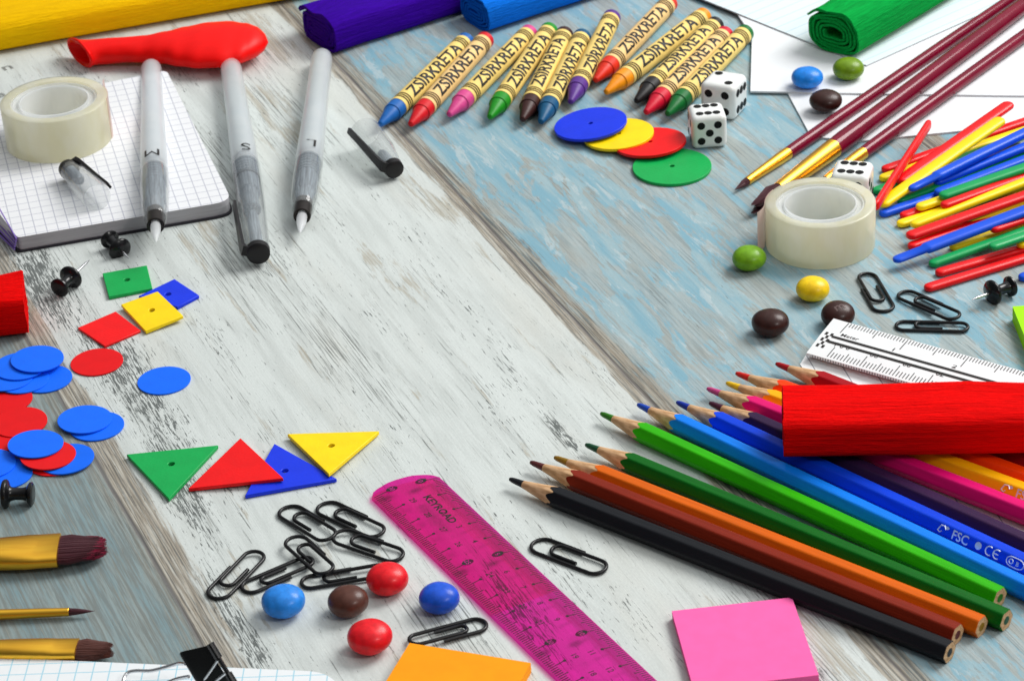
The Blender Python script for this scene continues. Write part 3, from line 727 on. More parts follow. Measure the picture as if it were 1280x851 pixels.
for args in (
 dict(tip=(636, 598), through=(1187, 815), cname='black', col=(.009, .010, .013), label='black coloured pencil, frontmost of the fan'),
 dict(tip=(662, 577), through=(1197, 793), cname='brown', col=(.215, .017, .005), lead=(.10, .02, .02), label='reddish brown pencil next to the black one'),
 dict(tip=(692, 571), through=(1227, 783), cname='orange_brown', col=(.66, .115, .002), lead=(.26, .14, .01), label='orange ochre pencil between the brown and the dark green pencil'),
 dict(tip=(731, 555), through=(1258, 775), cname='dark_green', col=(.001, .115, .006), lead=(.01, .07, .03), label='dark green pencil beside the ochre one'),
 dict(tip=(750, 516), through=(1250, 747), cname='light_green', col=(.03, .42, .001), lead=(.03, .17, .01), label='light green pencil beside the light blue one'),
 dict(tip=(796, 505), through=(1280, 735), cname='light_blue', col=(.003, .20, .82), lead=(.01, .06, .45), label='light blue pencil between light green and deep blue'),
 dict(tip=(845, 502), through=(1280, 706), cname='deep_blue', col=(.002, .055, .70), lead=(.008, .03, .34), label='deep blue pencil stamped FSC in silver', text=(1168, 662)),
 dict(tip=(886, 503), through=(1280, 680), cname='dark_violet', col=(.035, .012, .055), lead=(.06, .01, .03), label='dark violet pencil between deep blue and pink'),
 dict(tip=(883, 485), through=(1280, 641), cname='pink', col=(.70, .004, .15), lead=(.55, .06, .22), label='deep pink pencil with its tip left of the red roll', z2=.42),
 dict(tip=(907, 478), through=(1280, 617), cname='yellow', col=(.95, .42, .002), lead=(.80, .50, .01), label='golden yellow pencil between pink and orange red', text=(1250, 612), z2=.38),
 dict(tip=(919, 466), through=(1280, 598), cname='orange_red', col=(.92, .05, .001), lead=(.62, .015, .01), label='orange red pencil behind the golden yellow one', z2=.34),
 dict(tip=(969, 454), through=(1280, 576), cname='dark_red', col=(.36, .002, .008), lead=(.38, .006, .01), label='dark red pencil rearmost, its tip beside the white ruler'),
): pencil(**args)

# ------------------------------------------------------------------ magenta ruler
def see_through(name, tint, gloss=.06, rough=.08):
    m = bpy.data.materials.new(name); g = Graph(m)
    t = g.node('ShaderNodeBsdfTransparent'); n = g.noise(g.coords(), 1.2, 3)
    g.put(g.mix(n, tint, tuple(q*.985 for q in tint)), t.inputs[0])
    gl = g.node('ShaderNodeBsdfGlossy'); gl.inputs['Roughness'].default_value = rough
    fr = g.node('ShaderNodeFresnel'); fr.inputs[0].default_value = 1.42
    mx = g.node('ShaderNodeMixShader'); k = X(g, fr.outputs[0])*(1-X(g, g.node('ShaderNodeNewGeometry').outputs['Backfacing']))
    g.put(k, mx.inputs[0]); g.nt.links.new(t.outputs[0], mx.inputs[1]); g.nt.links.new(gl.outputs[0], mx.inputs[2])
    return m, g, mx
def magenta():
    m, g, mx = see_through('clear_magenta_plastic', (1.0, .12, .68))
    d = g.node('ShaderNodeBsdfDiffuse'); d.inputs[0].default_value = (.80, .002, .24, 1)
    m2 = g.node('ShaderNodeMixShader'); m2.inputs[0].default_value = .03
    g.nt.links.new(mx.outputs[0], m2.inputs[1]); g.nt.links.new(d.outputs[0], m2.inputs[2]); g.nt.links.new(m2.outputs[0], g.out.inputs[0])
    return m
def pink_ruler():
    th = .26
    q0, q1 = at(545, 589, th), at(826, 851, th)          # right edge
    M = frame(q0-Vector((0, 0, th)), q1-Vector((0, 0, th)))
    l0 = M.inverted() @ at(462, 622, 0)
    W = -l0.y; L = 31.2
    root = thing('magenta_ruler', 'clear magenta plastic ruler with printed black scales in the foreground', 'ruler', M)
    y0 = l0.x
    # outline: rounded end that bulges back, corner at both sides
    def xe(y): t = -y/W; return y0*t - .24*sin(PI*t)**.8 if 0 < t < 1 else y0*t
    endp = [(xe(-W*k/16), -W*k/16) for k in range(17)]
    ol = [(endp[0][0]+.25, 0), (endp[0][0]+.07, -.06)]+endp[2:-1]+[(endp[-1][0]+.02, -W+.06), (endp[-1][0]+.22, -W)]+[(L, -W), (L, 0)]
    bm = bmesh.new()
    # bevelled long edges: thinner at both sides, full thickness in the middle
    def zt(y): b = min(-y, W+y); return .15+.11*min(1, b/.75)
    rings(bm, [[Vector((x, y, 0)) for x, y in ol], [Vector((x, y, .13)) for x, y in ol], [Vector((x+(.75 if i > 1 and i < len(ol)-2 else 0)*0, y, .15)) for i, (x, y) in enumerate(ol)]], cap1=False)
    bm.free(); bm = bmesh.new()
    cols = []; N = 16
    for k in range(N+1):
        y = -W*k/N; x0 = xe(y) + (.16 if k in (0, N) else .03 if k in (1, N-1) else 0)
        cols.append([(x0, y, .0), (x0-.0, y, zt(y)-.04), (x0+.05, y, zt(y)), (x0+.5, y, zt(y)), (L, y, zt(y)), (L, y, 0)])
    rr = [[Vector(p) for p in c] for c in cols]
    rings(bm, rr)
    mk('blade', bm, magenta(), root, angle=25)
    bm = bmesh.new(); x0 = .22
    def bar(xa, xb, ya, yb):
        za, zb = zt(ya)+.004, zt(yb)+.004; v = [bm.verts.new(p) for p in ((xa, ya, za), (xb, ya, za), (xb, yb, zb), (xa, yb, zb))]; bm.faces.new(v)
    def dot(cx, cy, rx, ry): bm.faces.new([bm.verts.new((cx+rx*cos(2*PI*k/18), cy+ry*sin(2*PI*k/18), zt(cy)+.005)) for k in range(18)])
    xl = y0+.30
    for i in range(0, 295):
        for yb, sg, xs in ((0, -1, x0), (-W, 1, xl)):
            x = xs+i*.1; big = i % 10 == 0; half = i % 5 == 0
            ln = .52 if big else .36 if half else .25
            if x < L-.2: bar(x-.019, x+.019, yb+sg*.03, yb+sg*(.03+ln))
            if big and x < L-.3:
                five = (i//10) % 5 == 0
                if five:
                    dot(x, yb+sg*.68, .135, .20)
                    tx = 'o'
                else:
                    dot(x, yb+sg*.57, .055, .055)
                n = i//10 if sg < 0 else 30-i//10
                if not five: letters(bm, str(n), .20, lambda a, b, x=x, yb=yb, sg=sg: (x+a, yb+sg*.92+b, zt(yb+sg*.9)+.005), 1, .012)
    k0 = len(bm.faces)
    for n in range(0, 30, 5):
        for yb, sg, xs, v in ((0, -1, x0, n), (-W, 1, xl, 30-n)):
            letters(bm, str(v), .17, lambda a, b, x=xs+n, yb=yb, sg=sg: (x+a, yb+sg*.68+b, zt(yb+sg*.68)+.008), 1, .0)
    bm.faces.ensure_lookup_table()
    for f in bm.faces[k0:]: f.material_index = 1
    mk('scale_marks', bm, None, root, angle=0, mats=[ink, mat('magenta_number', (.55, .01, .25), .5)])
    bm = bmesh.new(); letters(bm, 'KEYROAD', .28, lambda a, b: (2.0+a, -W*.40+b, zt(-1.2)+.005), 1.05, .03)
    mk('printed_word', bm, ink, root, angle=0)
pink_ruler()

# ------------------------------------------------------------------ white scale ruler
def white_ruler():
    zt, zl = .62, .34
    a, b = at(1042, 398, zt), at(1290, 467, zt); M = frame(a-Vector((0, 0, zt)), b-Vector((0, 0, zt)))
    inv = M.inverted(); W = -(inv @ at(1008, 441, zl)).y; x1 = (inv @ at(1008, 441, zl)).x
    root = thing('white_scale_ruler', 'white scale ruler with black double stripe behind the red roll', 'ruler', M)
    L = 26; bm = bmesh.new()
    sec = [(0, zt), (0, zt-.10), (-.25, .05), (-W+.25, .05), (-W, zl-.10), (-W, zl), (-W*.5, (zt+zl)/2+.03)]
    rings(bm, [[Vector((x1*(-y/W), y, z)) for y, z in sec], [Vector((L, y, z)) for y, z in sec]])
    mk('blade', bm, mat('white_ruler_plastic', (.80, .82, .83), .3, vary=.02), root, angle=15)
    def zz(y): t = -y/W; return zt+(zl-zt)*t+.03*(1-abs(2*t-1))+.006
    bm = bmesh.new()
    def bar(xa, ya, xb, yb, wd):
        d = Vector((xb-xa, yb-ya)); nn = Vector((-d.y, d.x)).normalized()*wd/2
        bm.faces.new([bm.verts.new((x, y, zz(y))) for x, y in ((xa+nn.x, ya+nn.y), (xb+nn.x, yb+nn.y), (xb-nn.x, yb-nn.y), (xa-nn.x, ya-nn.y))])
    def xs(y): return x1*(-y/W)
    i = 0; x = .62
    while x < L-.3:
        ln = .62 if i % 20 == 0 else .42 if i % 10 == 0 else .22
        bar(x, -.03, x, -.03-ln, .032)
        if i % 20 == 0 and i: letters(bm, str(i//20), .20, lambda p, q, x=x: (x-.18+p, -.72+q, zz(-.7)), 1.3, .01)
        x += .115; i += 1
    letters(bm, 'Meter', .17, lambda p, q: (.70+p, -.72+q, zz(-.7)), 1.2, .004, 'LEFT')
    i = 0; x = xs(-W)+.75
    while x < L-.3:
        ln = .55 if i % 10 == 0 else .40 if i % 5 == 0 else .28
        bar(x, -W+.10, x, -W+.10+ln, .032)
        if i % 10 == 0: letters(bm, '%d0' % (10-i//10 if i < 100 else 0) if i else '0 0 1', .19, lambda p, q, x=x: (x+.2-p, -W+.78-q, zz(-W+.75)), 1.2, .006)
        x += .125; i += 1
    mk('scale_marks', bm, ink, root, angle=0)
    bm = bmesh.new()
    for y in (-W*.46, -W*.60): bar(xs(y)+.42, y, L, y, .13)
    c = .085
    for r_ in range(5):
        for q_ in range(3):
            if (r_+q_) % 2 == 0:
                y = -W*.42-r_*.17; bar(xs(y)+.12+q_*c*1.2, y, xs(y)+.12+(q_+1)*c*1.2, y, .16)
    mk('printed_stripes', bm, ink, root, angle=0)
    # fine ribbed groove along the near edge
    bm = bmesh.new(); k = 0
    while k*.10 < L-3: tube(bm, [(xs(-W)+.25+k*.10, -W-.012, zl-.09), (xs(-W)+.25+k*.10, -W-.012, zl-.01)], .017, 5); k += 1
    mk('ribbed_edge', bm, mat('grey_rib', (.22, .22, .24), .5), root)
white_ruler()

# ------------------------------------------------------------------ tape rolls
def milky(name, c0, c1, clearness, rough=.25, stretch=(1, 1, 1), vs=1.3, gloss=1.4):
    """thin milky plastic: part clear, part scattering light through and back"""
    m = bpy.data.materials.new(name); g = Graph(m); n = g.noise(g.coords(stretch), vs, 4); c = g.mix(g.step(n, .35, .68), c0, c1)
    df = g.node('ShaderNodeBsdfDiffuse'); tl = g.node('ShaderNodeBsdfTranslucent'); tr = g.node('ShaderNodeBsdfTransparent'); gl = g.node('ShaderNodeBsdfGlossy')
    g.put(c, df.inputs[0]); g.put(c, tl.inputs[0]); tr.inputs[0].default_value = (.97, .975, .97, 1); gl.inputs['Roughness'].default_value = rough
    fr = g.node('ShaderNodeFresnel'); fr.inputs[0].default_value = gloss
    def mx(f, p, q):
        x = g.node('ShaderNodeMixShader'); g.put(f, x.inputs[0]); g.nt.links.new(p, x.inputs[1]); g.nt.links.new(q, x.inputs[2]); return x.outputs[0]
    o = mx(X(g, fr.outputs[0])*(1-X(g, g.node('ShaderNodeNewGeometry').outputs['Backfacing'])), mx(clearness, mx(.55, df.outputs[0], tl.outputs[0]), tr.outputs[0]), gl.outputs[0])
    g.nt.links.new(o, g.out.inputs[0]); return m
tape_m = milky('clear_tape_layers', (.90, .87, .66), (.93, .915, .79), .30, .28, (.9, .9, .4))
core_m = milky('milky_core_plastic', (.90, .92, .93), (.93, .94, .95), .22, .3)
def tape(px, py, z, r, h, label, flap, fa):
    p = at(px, py, z+h); M = flat(Vector((p.x, p.y, z)), fa); root = thing('tape_roll', label, 'sticky tape', M, 'clear sticky tape rolls')
    def ringz(prof, n=72): return [[Vector((q[0]*cos(2*PI*k/n), q[0]*sin(2*PI*k/n), q[1])) for k in range(n)] for q in prof]
    bm = bmesh.new(); rin = r*.815
    rings(bm, ringz([(rin, .03), (r-.03, .0), (r, .02), (r+.01, h-.03), (r-.02, h), (r-.16, h+.006), (rin, h)]), close=True)
    mk('tape_winding', bm, tape_m, root, angle=50)
    bm = bmesh.new(); ri = r*.625
    rings(bm, ringz([(ri, .06), (rin-.002, .06), (rin-.002, h-.10), (rin-.09, h-.07), (rin-.10, h-.16), (ri+.10, h-.16), (ri+.09, h-.06), (ri+.03, h-.05), (ri, h-.09)]), close=True)
    mk('core', bm, core_m, root, angle=40)
    bm = bmesh.new(); pts = []
    for k in range(9): a = R(-26+4*k); pts.append(Vector((cos(a)*(r+.02), sin(a)*(r+.02), 0)))
    t = Vector((-sin(R(6)), cos(R(6)), 0)); o_ = Vector((cos(R(6)), sin(R(6)), 0))
    for k in range(1, 6): pts.append(pts[8]+t*.13*k*1.1+o_*.03*k*k*.35)
    rr = []
    for i, q in enumerate(pts):
        nn = Vector((q.x, q.y, 0)).normalized()*.014
        rr.append([q+Vector((0, 0, .02)), q+nn+Vector((0, 0, .02)), q+nn+Vector((0, 0, h-.02)), q+Vector((0, 0, h-.02))])
    rings(bm, rr); fl = mk('loose_end', bm, flap, root, angle=50)
flap_m = milky('pinkish_tape_tab', (.86, .66, .60), (.90, .74, .68), .25, .35)
tape(1025.5, 252.5, 0, 2.0, 1.72, 'clear tape roll standing flat beside the coloured plastic sticks', flap_m, R(168))
tape(67, 124, NZ, 2.12, 1.80, 'clear yellowish tape roll standing on the squared notebook', flap_m, R(20))

# ------------------------------------------------------------------ water brush pens and loose caps
frost = milky('frosted_pen_plastic', (.88, .915, .94), (.92, .945, .96), .56, .28)
clear = milky('clear_cap_plastic', (.84, .87, .90), (.90, .92, .94), .86, .12, (.15, 6, 6), 1, 1.45)
inner_m = mat('grey_pen_core', (.27, .32, .37), .35, vary=.45, vs=3, stretch=(.3, 5, 5), alpha=.62); blackp = mat('black_cap_plastic', (.013, .012, .013), .35)
nylon = milky('white_nylon_bristle', (.90, .91, .93), (.94, .95, .96), .25, .4)
def cap_parts(root, x0, L, r, clip_roll=0, closed_r=.36, short=0.0):
    """clear cap from its mouth (x0) to its black end"""
    bm = bmesh.new(); prof = [(x0, r*.93), (x0, r), (x0+L*.5, r*.93), (x0+L-.32, closed_r+.03), (x0+L-.32, closed_r-.02), (x0+L*.5, r*.84), (x0+.02, r*.91)]
    lathe(bm, prof, 30, close=True); sh = mk('cap_tube', bm, clear, root, angle=40)
    bm = bmesh.new(); lathe(bm, [(x0+L*.55, .16), (x0+L*.60, .22), (x0+L-.40, .25), (x0+L-.40, .20)], 22); mk('cap_liner', bm, inner_m, root)
    bm = bmesh.new(); lathe(bm, [(x0+L-.34, closed_r-.01), (x0+L-.30, closed_r+.04), (x0+L-.05, closed_r+.02), (x0+L, closed_r-.06), (x0+L+.01, .1)], 24)
    rot = Matrix.Rotation(clip_roll, 4, 'X'); v0 = len(bm.verts)
    rr = []
    for x, z, t, wd in ((x0+L-.02, 0.05, .10, .20), (x0+L-.10, closed_r+.08, .10, .20), (x0+L-.42, closed_r+.17, .065, .16), (x0+L*max(.35, short+.2), closed_r*.42+r*.58+.13, .05, .13), (x0+L*short+.1, r+.10, .05, .12), (x0+L*short, r+.08, .05, .09)):
        rr.append([rot @ Vector((x, y, zz)) for y, zz in ((-wd, z-t), (wd, z-t), (wd, z+t), (-wd, z+t))])
    rings(bm, rr); mk('cap_end_and_clip', bm, blackp, root, angle=35)
def pen(top, tip, letter, label, z0, z1, capped=False):
    """top: round back end, tip: end of the bristle or cap"""
    p0, p1 = at(*top, z0), at(*tip, z1); L = (p1-p0).length; M = frame(p0, p1); root = thing('brush_pen', label, 'brush pen', M, 'water brush pens')
    e = L*(.64 if not capped else .575)           # end of the frosted barrel
    q = L*.64 if not capped else L*.60            # where the clear front part starts showing its inside
    bm = bmesh.new(); rr = [(0, .03), (.04, .20), (.14, .33), (.32, .42), (.6, .45), (e*.45, .475), (e*.8, .525), (e, .545)]
    rr = rr+[(e, .50), (e*.8, .48), (e*.45, .43), (.6, .40), (.2, .24), (.12, .03)]
    lathe(bm, rr, 36); b = mk('barrel', bm, frost, root, angle=45)
    bm = bmesh.new(); lathe(bm, [(e*.50, .30), (e*.51, .37), (e*.53, .40), (e*.535, .37), (e*.88, .36), (e*.9, .30)], 24); mk('plug', bm, frost, root)
    bm = bmesh.new(); prof = [(e*.93, .36)]; x = e*.94
    while x < e+1.1: prof += [(x, .40), (x+.06, .47), (x+.12, .47), (x+.17, .40)]; x += .24
    prof += [(e+1.2, .36)]
    lathe(bm, prof, 30); mk('screw_thread', bm, inner_m, root, angle=30)
    bm = bmesh.new(); roll = {'M': -R(2), 'S': R(12), 'L': R(14)}[letter]; xm = e*.93; rb = .562
    letters(bm, letter, .64, lambda x_, y_: (xm+y_, rb*sin(roll-x_/rb), rb*cos(roll-x_/rb)), 1.1, .0)
    mk('printed_letter', bm, ink, b, angle=0)
    if not capped:
        s_ = L-e
        bm = bmesh.new(); lathe(bm, [(e-.3, .51), (e, .55), (e+s_*.25, .565), (e+s_*.5, .52), (e+s_*.66, .44), (e+s_*.67, .40), (e+s_*.64, .37), (e+s_*.5, .46), (e+s_*.2, .51), (e-.3, .49)], 34, close=True)
        mk('clear_grip', bm, clear, root, angle=40)
        bm = bmesh.new(); rr = []; n = 36
        for x, r_ in ((e+1.1, .40), (e+1.2, .44), (e+s_*.42, .42), (e+s_*.46, .34), (e+s_*.60, .31)):
            rr.append([Vector((x, r_*(1-.07*(k % 3 == 0))*cos(2*PI*k/n), r_*(1-.07*(k % 3 == 0))*sin(2*PI*k/n))) for k in range(n)])
        rings(bm, rr); mk('ribbed_feed', bm, inner_m, root, angle=20)
        bm = bmesh.new(); lathe(bm, [(e+s_*.57, .22), (e+s_*.58, .34), (e+s_*.75, .345), (e+s_*.77, .33), (e+s_*.77, .25), (e+s_*.70, .16)], 26); mk('black_collar', bm, mat('dark_collar', (.016, .012, .010), .3), root)
        bm = bmesh.new(); lathe(bm, [(e+s_*.70, .15), (e+s_*.78, .20), (e+s_*.86, .185), (e+s_*.93, .12), (L-.12, .05), (L, .008)], 20); mk('bristle', bm, nylon, root)
    else:
        bm = bmesh.new(); lathe(bm, [(e+1.15, .40), (e+1.2, .45), (e+2.3, .43), (e+2.4, .34), (e+3.6, .30), (e+3.7, .36), (e+3.75, .30)], 26); mk('ribbed_feed', bm, inner_m, root)
        bm = bmesh.new(); lathe(bm, [(e+1.12, .475), (e+1.12, .50), (e+1.26, .50), (e+1.26, .475)], 26, caps=False); mk('grip_ring', bm, mat('dark_grip_ring', (.10, .12, .14), .4), root)
        cap_parts(root, e-.05, L-e+.05, .57, clip_roll=R(72), closed_r=.42, short=.45)
pen((189, 82), (195, 303), 'M', 'frosted brush pen marked M lying on the squared notebook with bare white bristle', .42, NZ+.60)
pen((288, 80), (323, 318), 'S', 'frosted brush pen marked S with its black ended clear cap on', .42, .56, True)
pen((403, 68), (375, 291), 'L', 'frosted brush pen marked L with white bristle, farthest from the notebook', .42, .56)
def loose_cap(mouth, end, label, z0, z1, roll, r=.55):
    p0, p1 = at(*mouth, z0), at(*end, z1); L = (p1-p0).length; root = thing('pen_cap', label, 'pen cap', frame(p0, p1), 'loose clear pen caps')
    cap_parts(root, 0, L, r, clip_roll=roll)
loose_cap((456, 166), (494, 213), 'clear pen cap with black end and clip lying beside the wooden seam', .64, .46, R(66), .64)
loose_cap((121, 247), (84, 210), 'clear pen cap with its black clip lying on the squared notebook', NZ+.56, NZ+.46, R(62), .56)

# ------------------------------------------------------------------ paint brushes
gold = mat('gold_ferrule', (1.0, .52, .05), .30, bump=.08, bs=4, metal=1, vary=.08, vs=2, stretch=(.3, 3, 3)); lac = mat('maroon_lacquer', (.17, .002, .020), .14, vary=.1, coat=0, spec=.30)
hair_m = bpy.data.materials.new('maroon_bristle'); g = Graph(hair_m)
g.set(Base_Color=g.mix(g.noise(g.coords((.4, 30, 30)), 1, 3), (.035, .005, .009), (.085, .011, .021)), Roughness=.5)
hair_b = bpy.data.materials.new('brown_bristle'); g = Graph(hair_b)
g.set(Base_Color=g.mix(g.noise(g.coords((.4, 30, 30)), 1, 3), (.06, .018, .012), (.14, .04, .028)), Roughness=.5)
hair_t = mat('rose_bristle_tip', (.26, .018, .05), .5, vary=.4, vs=9, stretch=(.3, 5, 5))
def bristles(root, x0, L, ry, rz, material, tip=None, n=260, belly=1.15, round_=.5, point=False, seed=3):
    r = random.Random(seed); bm = bmesh.new(); bm2 = bmesh.new()
    core = []                                          # solid heart of the tuft
    for k in range(9):
        t = k/8; f = (1+(belly-1)*sin(PI*min(1, t*1.1))) * ((1-t)**.75 if point else math.sqrt(max(0, 1-(max(0, t-.45)/.56)**2)))
        core.append((x0-.05+t*L*(.93 if point else .80), max(.005, ry*f*.86), max(.005, rz*f*.80)))
    lathe(bm, core, 20)
    for i in range(n):
        a = r.uniform(0, 2*PI); q = math.sqrt(r.uniform(.70, 1)); y, z = q*cos(a), q*sin(a)
        ln = L*(1-round_*(y*y*.55+.06*z*z))*(r.uniform(.95, 1.02) if not point else r.uniform(.7, 1))
        pts = []
        for t in (0, .35, .7, 1):
            f = (1+(belly-1)*sin(PI*min(1, t*1.1)))
            f *= ((1-t)**.8*.98+.02) if point else (1 if t < .7 else .86)
            j = .006*t
            pts.append(Vector((x0-.06+ln*t, y*ry*f+r.uniform(-j, j), z*rz*f+r.uniform(-j, j))))
        tube(bm, pts, [.015, .015, .012, .003], 4)
        if tip and r.random() < .42:
            q_ = r.uniform(.25, .85); tube(bm2, [pts[2]*(1-q_)+pts[3]*q_, pts[2]*(1-q_)*.5+pts[3]*(q_+1)*.5, pts[3]+Vector((.012, 0, .004))], [.0115, .0105, .003], 4)
    b = mk('bristles', bm, material, root, angle=60)
    if tip: mk('bristle_tips', bm2, tip, b, angle=60)
    else: bm2.free()
def paint_brush(tip, through, label, group, Lb, rb, Lf, r0, r1, hr, material, z0=.25, z1=.30, flat_=None, tipm=None, belly=1.15, point=False, hl=17, n=260, round_=.5):
    """tip: end of the bristles, then ferrule (radius r0 to r1), then the handle (largest radius hr)"""
    p0, p1 = at(*tip, z0), at(*through, z1); root = thing('paint_brush', label, 'paint brush', frame(p1, p0), group)
    # local X runs from the handle to the tip, so build from the tip backwards
    D = (p1-p0).length; xb = D-Lb; xf = xb-Lf
    fy, fz = flat_ or (r0, r0)
    bm = bmesh.new()
    prof = [(xb+.02, fy*.96, fz*.9), (xb+.01, fy, fz), (xb-.62*min(1, Lf/4), fy, fz*.98), (xb-.72*min(1, Lf/4), fy*.99, fz*1.16), (xb-Lf*.45, fy*.62+r1*.38, fz*.25+r1*.78), (xb-Lf*.72, r1*.98, r1*.98), (xf+.35, r1, r1), (xf+.30, r1*1.05, r1*1.05), (xf+.22, r1*1.0, r1*1.0), (xf, r1*1.02, r1*1.02)]
    if not flat_: prof = [(xb+.02, r0*.95), (xb+.01, r0), (xb-Lf*.3, r0+(r1-r0)*.32), (xb-Lf*.6, r0+(r1-r0)*.66), (xf+.5, r1*.97), (xf, r1)]
    if flat_:
        rr = []
        for i_, q_ in enumerate(prof):
            pw_ = .55 if i_ < 3 else .62 if i_ == 3 else .8 if i_ == 4 else 1
            c_ = lambda v: math.copysign(abs(v)**pw_, v)
            rr.append([Vector((q_[0] - (.28*abs(cos(2*PI*k/36)) if i_ == 3 else 0), q_[1]*c_(cos(2*PI*k/36)), q_[2]*c_(sin(2*PI*k/36)))) for k in range(36)])
        rings(bm, rr)
    else: lathe(bm, prof, 32)
    mk('ferrule', bm, gold, root, angle=28)
    bm = bmesh.new(); lathe(bm, [(xf+.1, r1*.93), (xf, r1*.96), (xf-.8, r1*1.02), (xf-3, hr), (xf-hl*.45, hr*.98), (xf-hl*.75, hr*.75), (xf-hl+.3, hr*.45), (xf-hl, hr*.2)], 28)
    mk('handle', bm, lac, root, angle=50)
    bristles(root, xb, Lb, fy*.93, fz*.85, material, tipm, n, belly, round_, point)
GB = 'maroon handled brushes at the back right'
paint_brush((916, 239), (1258, 3), 'slim pointed paint brush with maroon handle, leftmost at the back right', GB, .95, .1, 2.7, .16, .25, .265, hair_m, .18, .42, point=True, belly=1.3, n=160, hl=26)
paint_brush((937, 264), (1281, 6), 'thick round paint brush with maroon handle, its tuft behind the tape roll', GB, 2.0, .2, 3.9, .27, .39, .375, hair_m, .36, .55, belly=1.5, n=320, round_=.8, hl=26)
paint_brush((1016, 237), (1280, 45), 'maroon handled paint brush with its gold ferrule hidden by a die', GB, .9, .1, 2.6, .17, .25, .265, hair_m, .28, .45, point=True, n=120, hl=26)
GC = 'gold ferrule brushes at the front left'
paint_brush((138, 683), (-60, 696), 'broad flat paint brush with maroon and rose bristles, largest at the left', GC, 1.62, .5, 4.6, .5, .42, .40, hair_m, .40, .42, (.77, .25), hair_t, 1.06, n=760, round_=.62)
paint_brush((123, 763), (-60, 770), 'very thin paint brush with a dark needle tip, between two broader ones', GC, .92, .1, 4.0, .13, .19, .22, hair_m, .20, .22, point=True, belly=1.1, n=120)
paint_brush((146, 812), (-60, 814), 'small flat paint brush with brown bristles beside the squared pad', GC, 1.20, .4, 4.4, .45, .32, .30, hair_b, .36, .36, (.43, .23), None, 1.22, n=420, round_=.60)

# ------------------------------------------------------------------ coloured plastic sticks
def stick(tip, through, cname, col, label, z0, z1=None, notch=False, L=7.3, wd=.218, roll=0, ht=.125):
    p0 = at(*tip, z0); p1 = at(*through, z0 if z1 is None else z1); M = frame(p0, p1, roll)
    bm = bmesh.new(); n = 16; rr = []
    def sec(x, a, b): return [Vector((x, a*math.copysign(abs(cos(2*PI*k/n))**.75, cos(2*PI*k/n)), b*math.copysign(abs(sin(2*PI*k/n))**.75, sin(2*PI*k/n)))) for k in range(n)]
    ends = [(0, .25, .5), (.03, .55, .75), (.09, .82, .92), (.18, .97, 1), (.26, 1, 1)]
    body = [(x, a, b) for x, a, b in ends]
    if notch: body = [(x, a*.86, b*.8) for x, a, b in body]+[(1.28, .86, .8), (1.36, 1.06, 1.2), (1.5, 1.1, 1.2)]; k = 1.1
    else: k = 1
    body += [(L*.5, k, 1.05 if not notch else 1.2)]+[(L-x, a*k, b) for x, a, b in ends[::-1]]
    rings(bm, [sec(x, wd*a, ht*b) for x, a, b in body])
    o = mk('counting_stick', bm, mat('stick_'+cname, col, .34, vary=.05, vs=1, coat=.06, bump=.05, bs=3), angle=50); put(o, M)
    # shallow rib along the top
    return tag(o, label, 'plastic stick', 'pile of coloured plastic sticks')
sR, sY, sG, sB = ('red', (.78, .002, .005)), ('yellow', (.97, .70, .002)), ('green', (.002, .34, .09)), ('blue', (.003, .085, .72))
l0, l1, l2, l3, l4 = .13, .37, .62, .86, 1.12
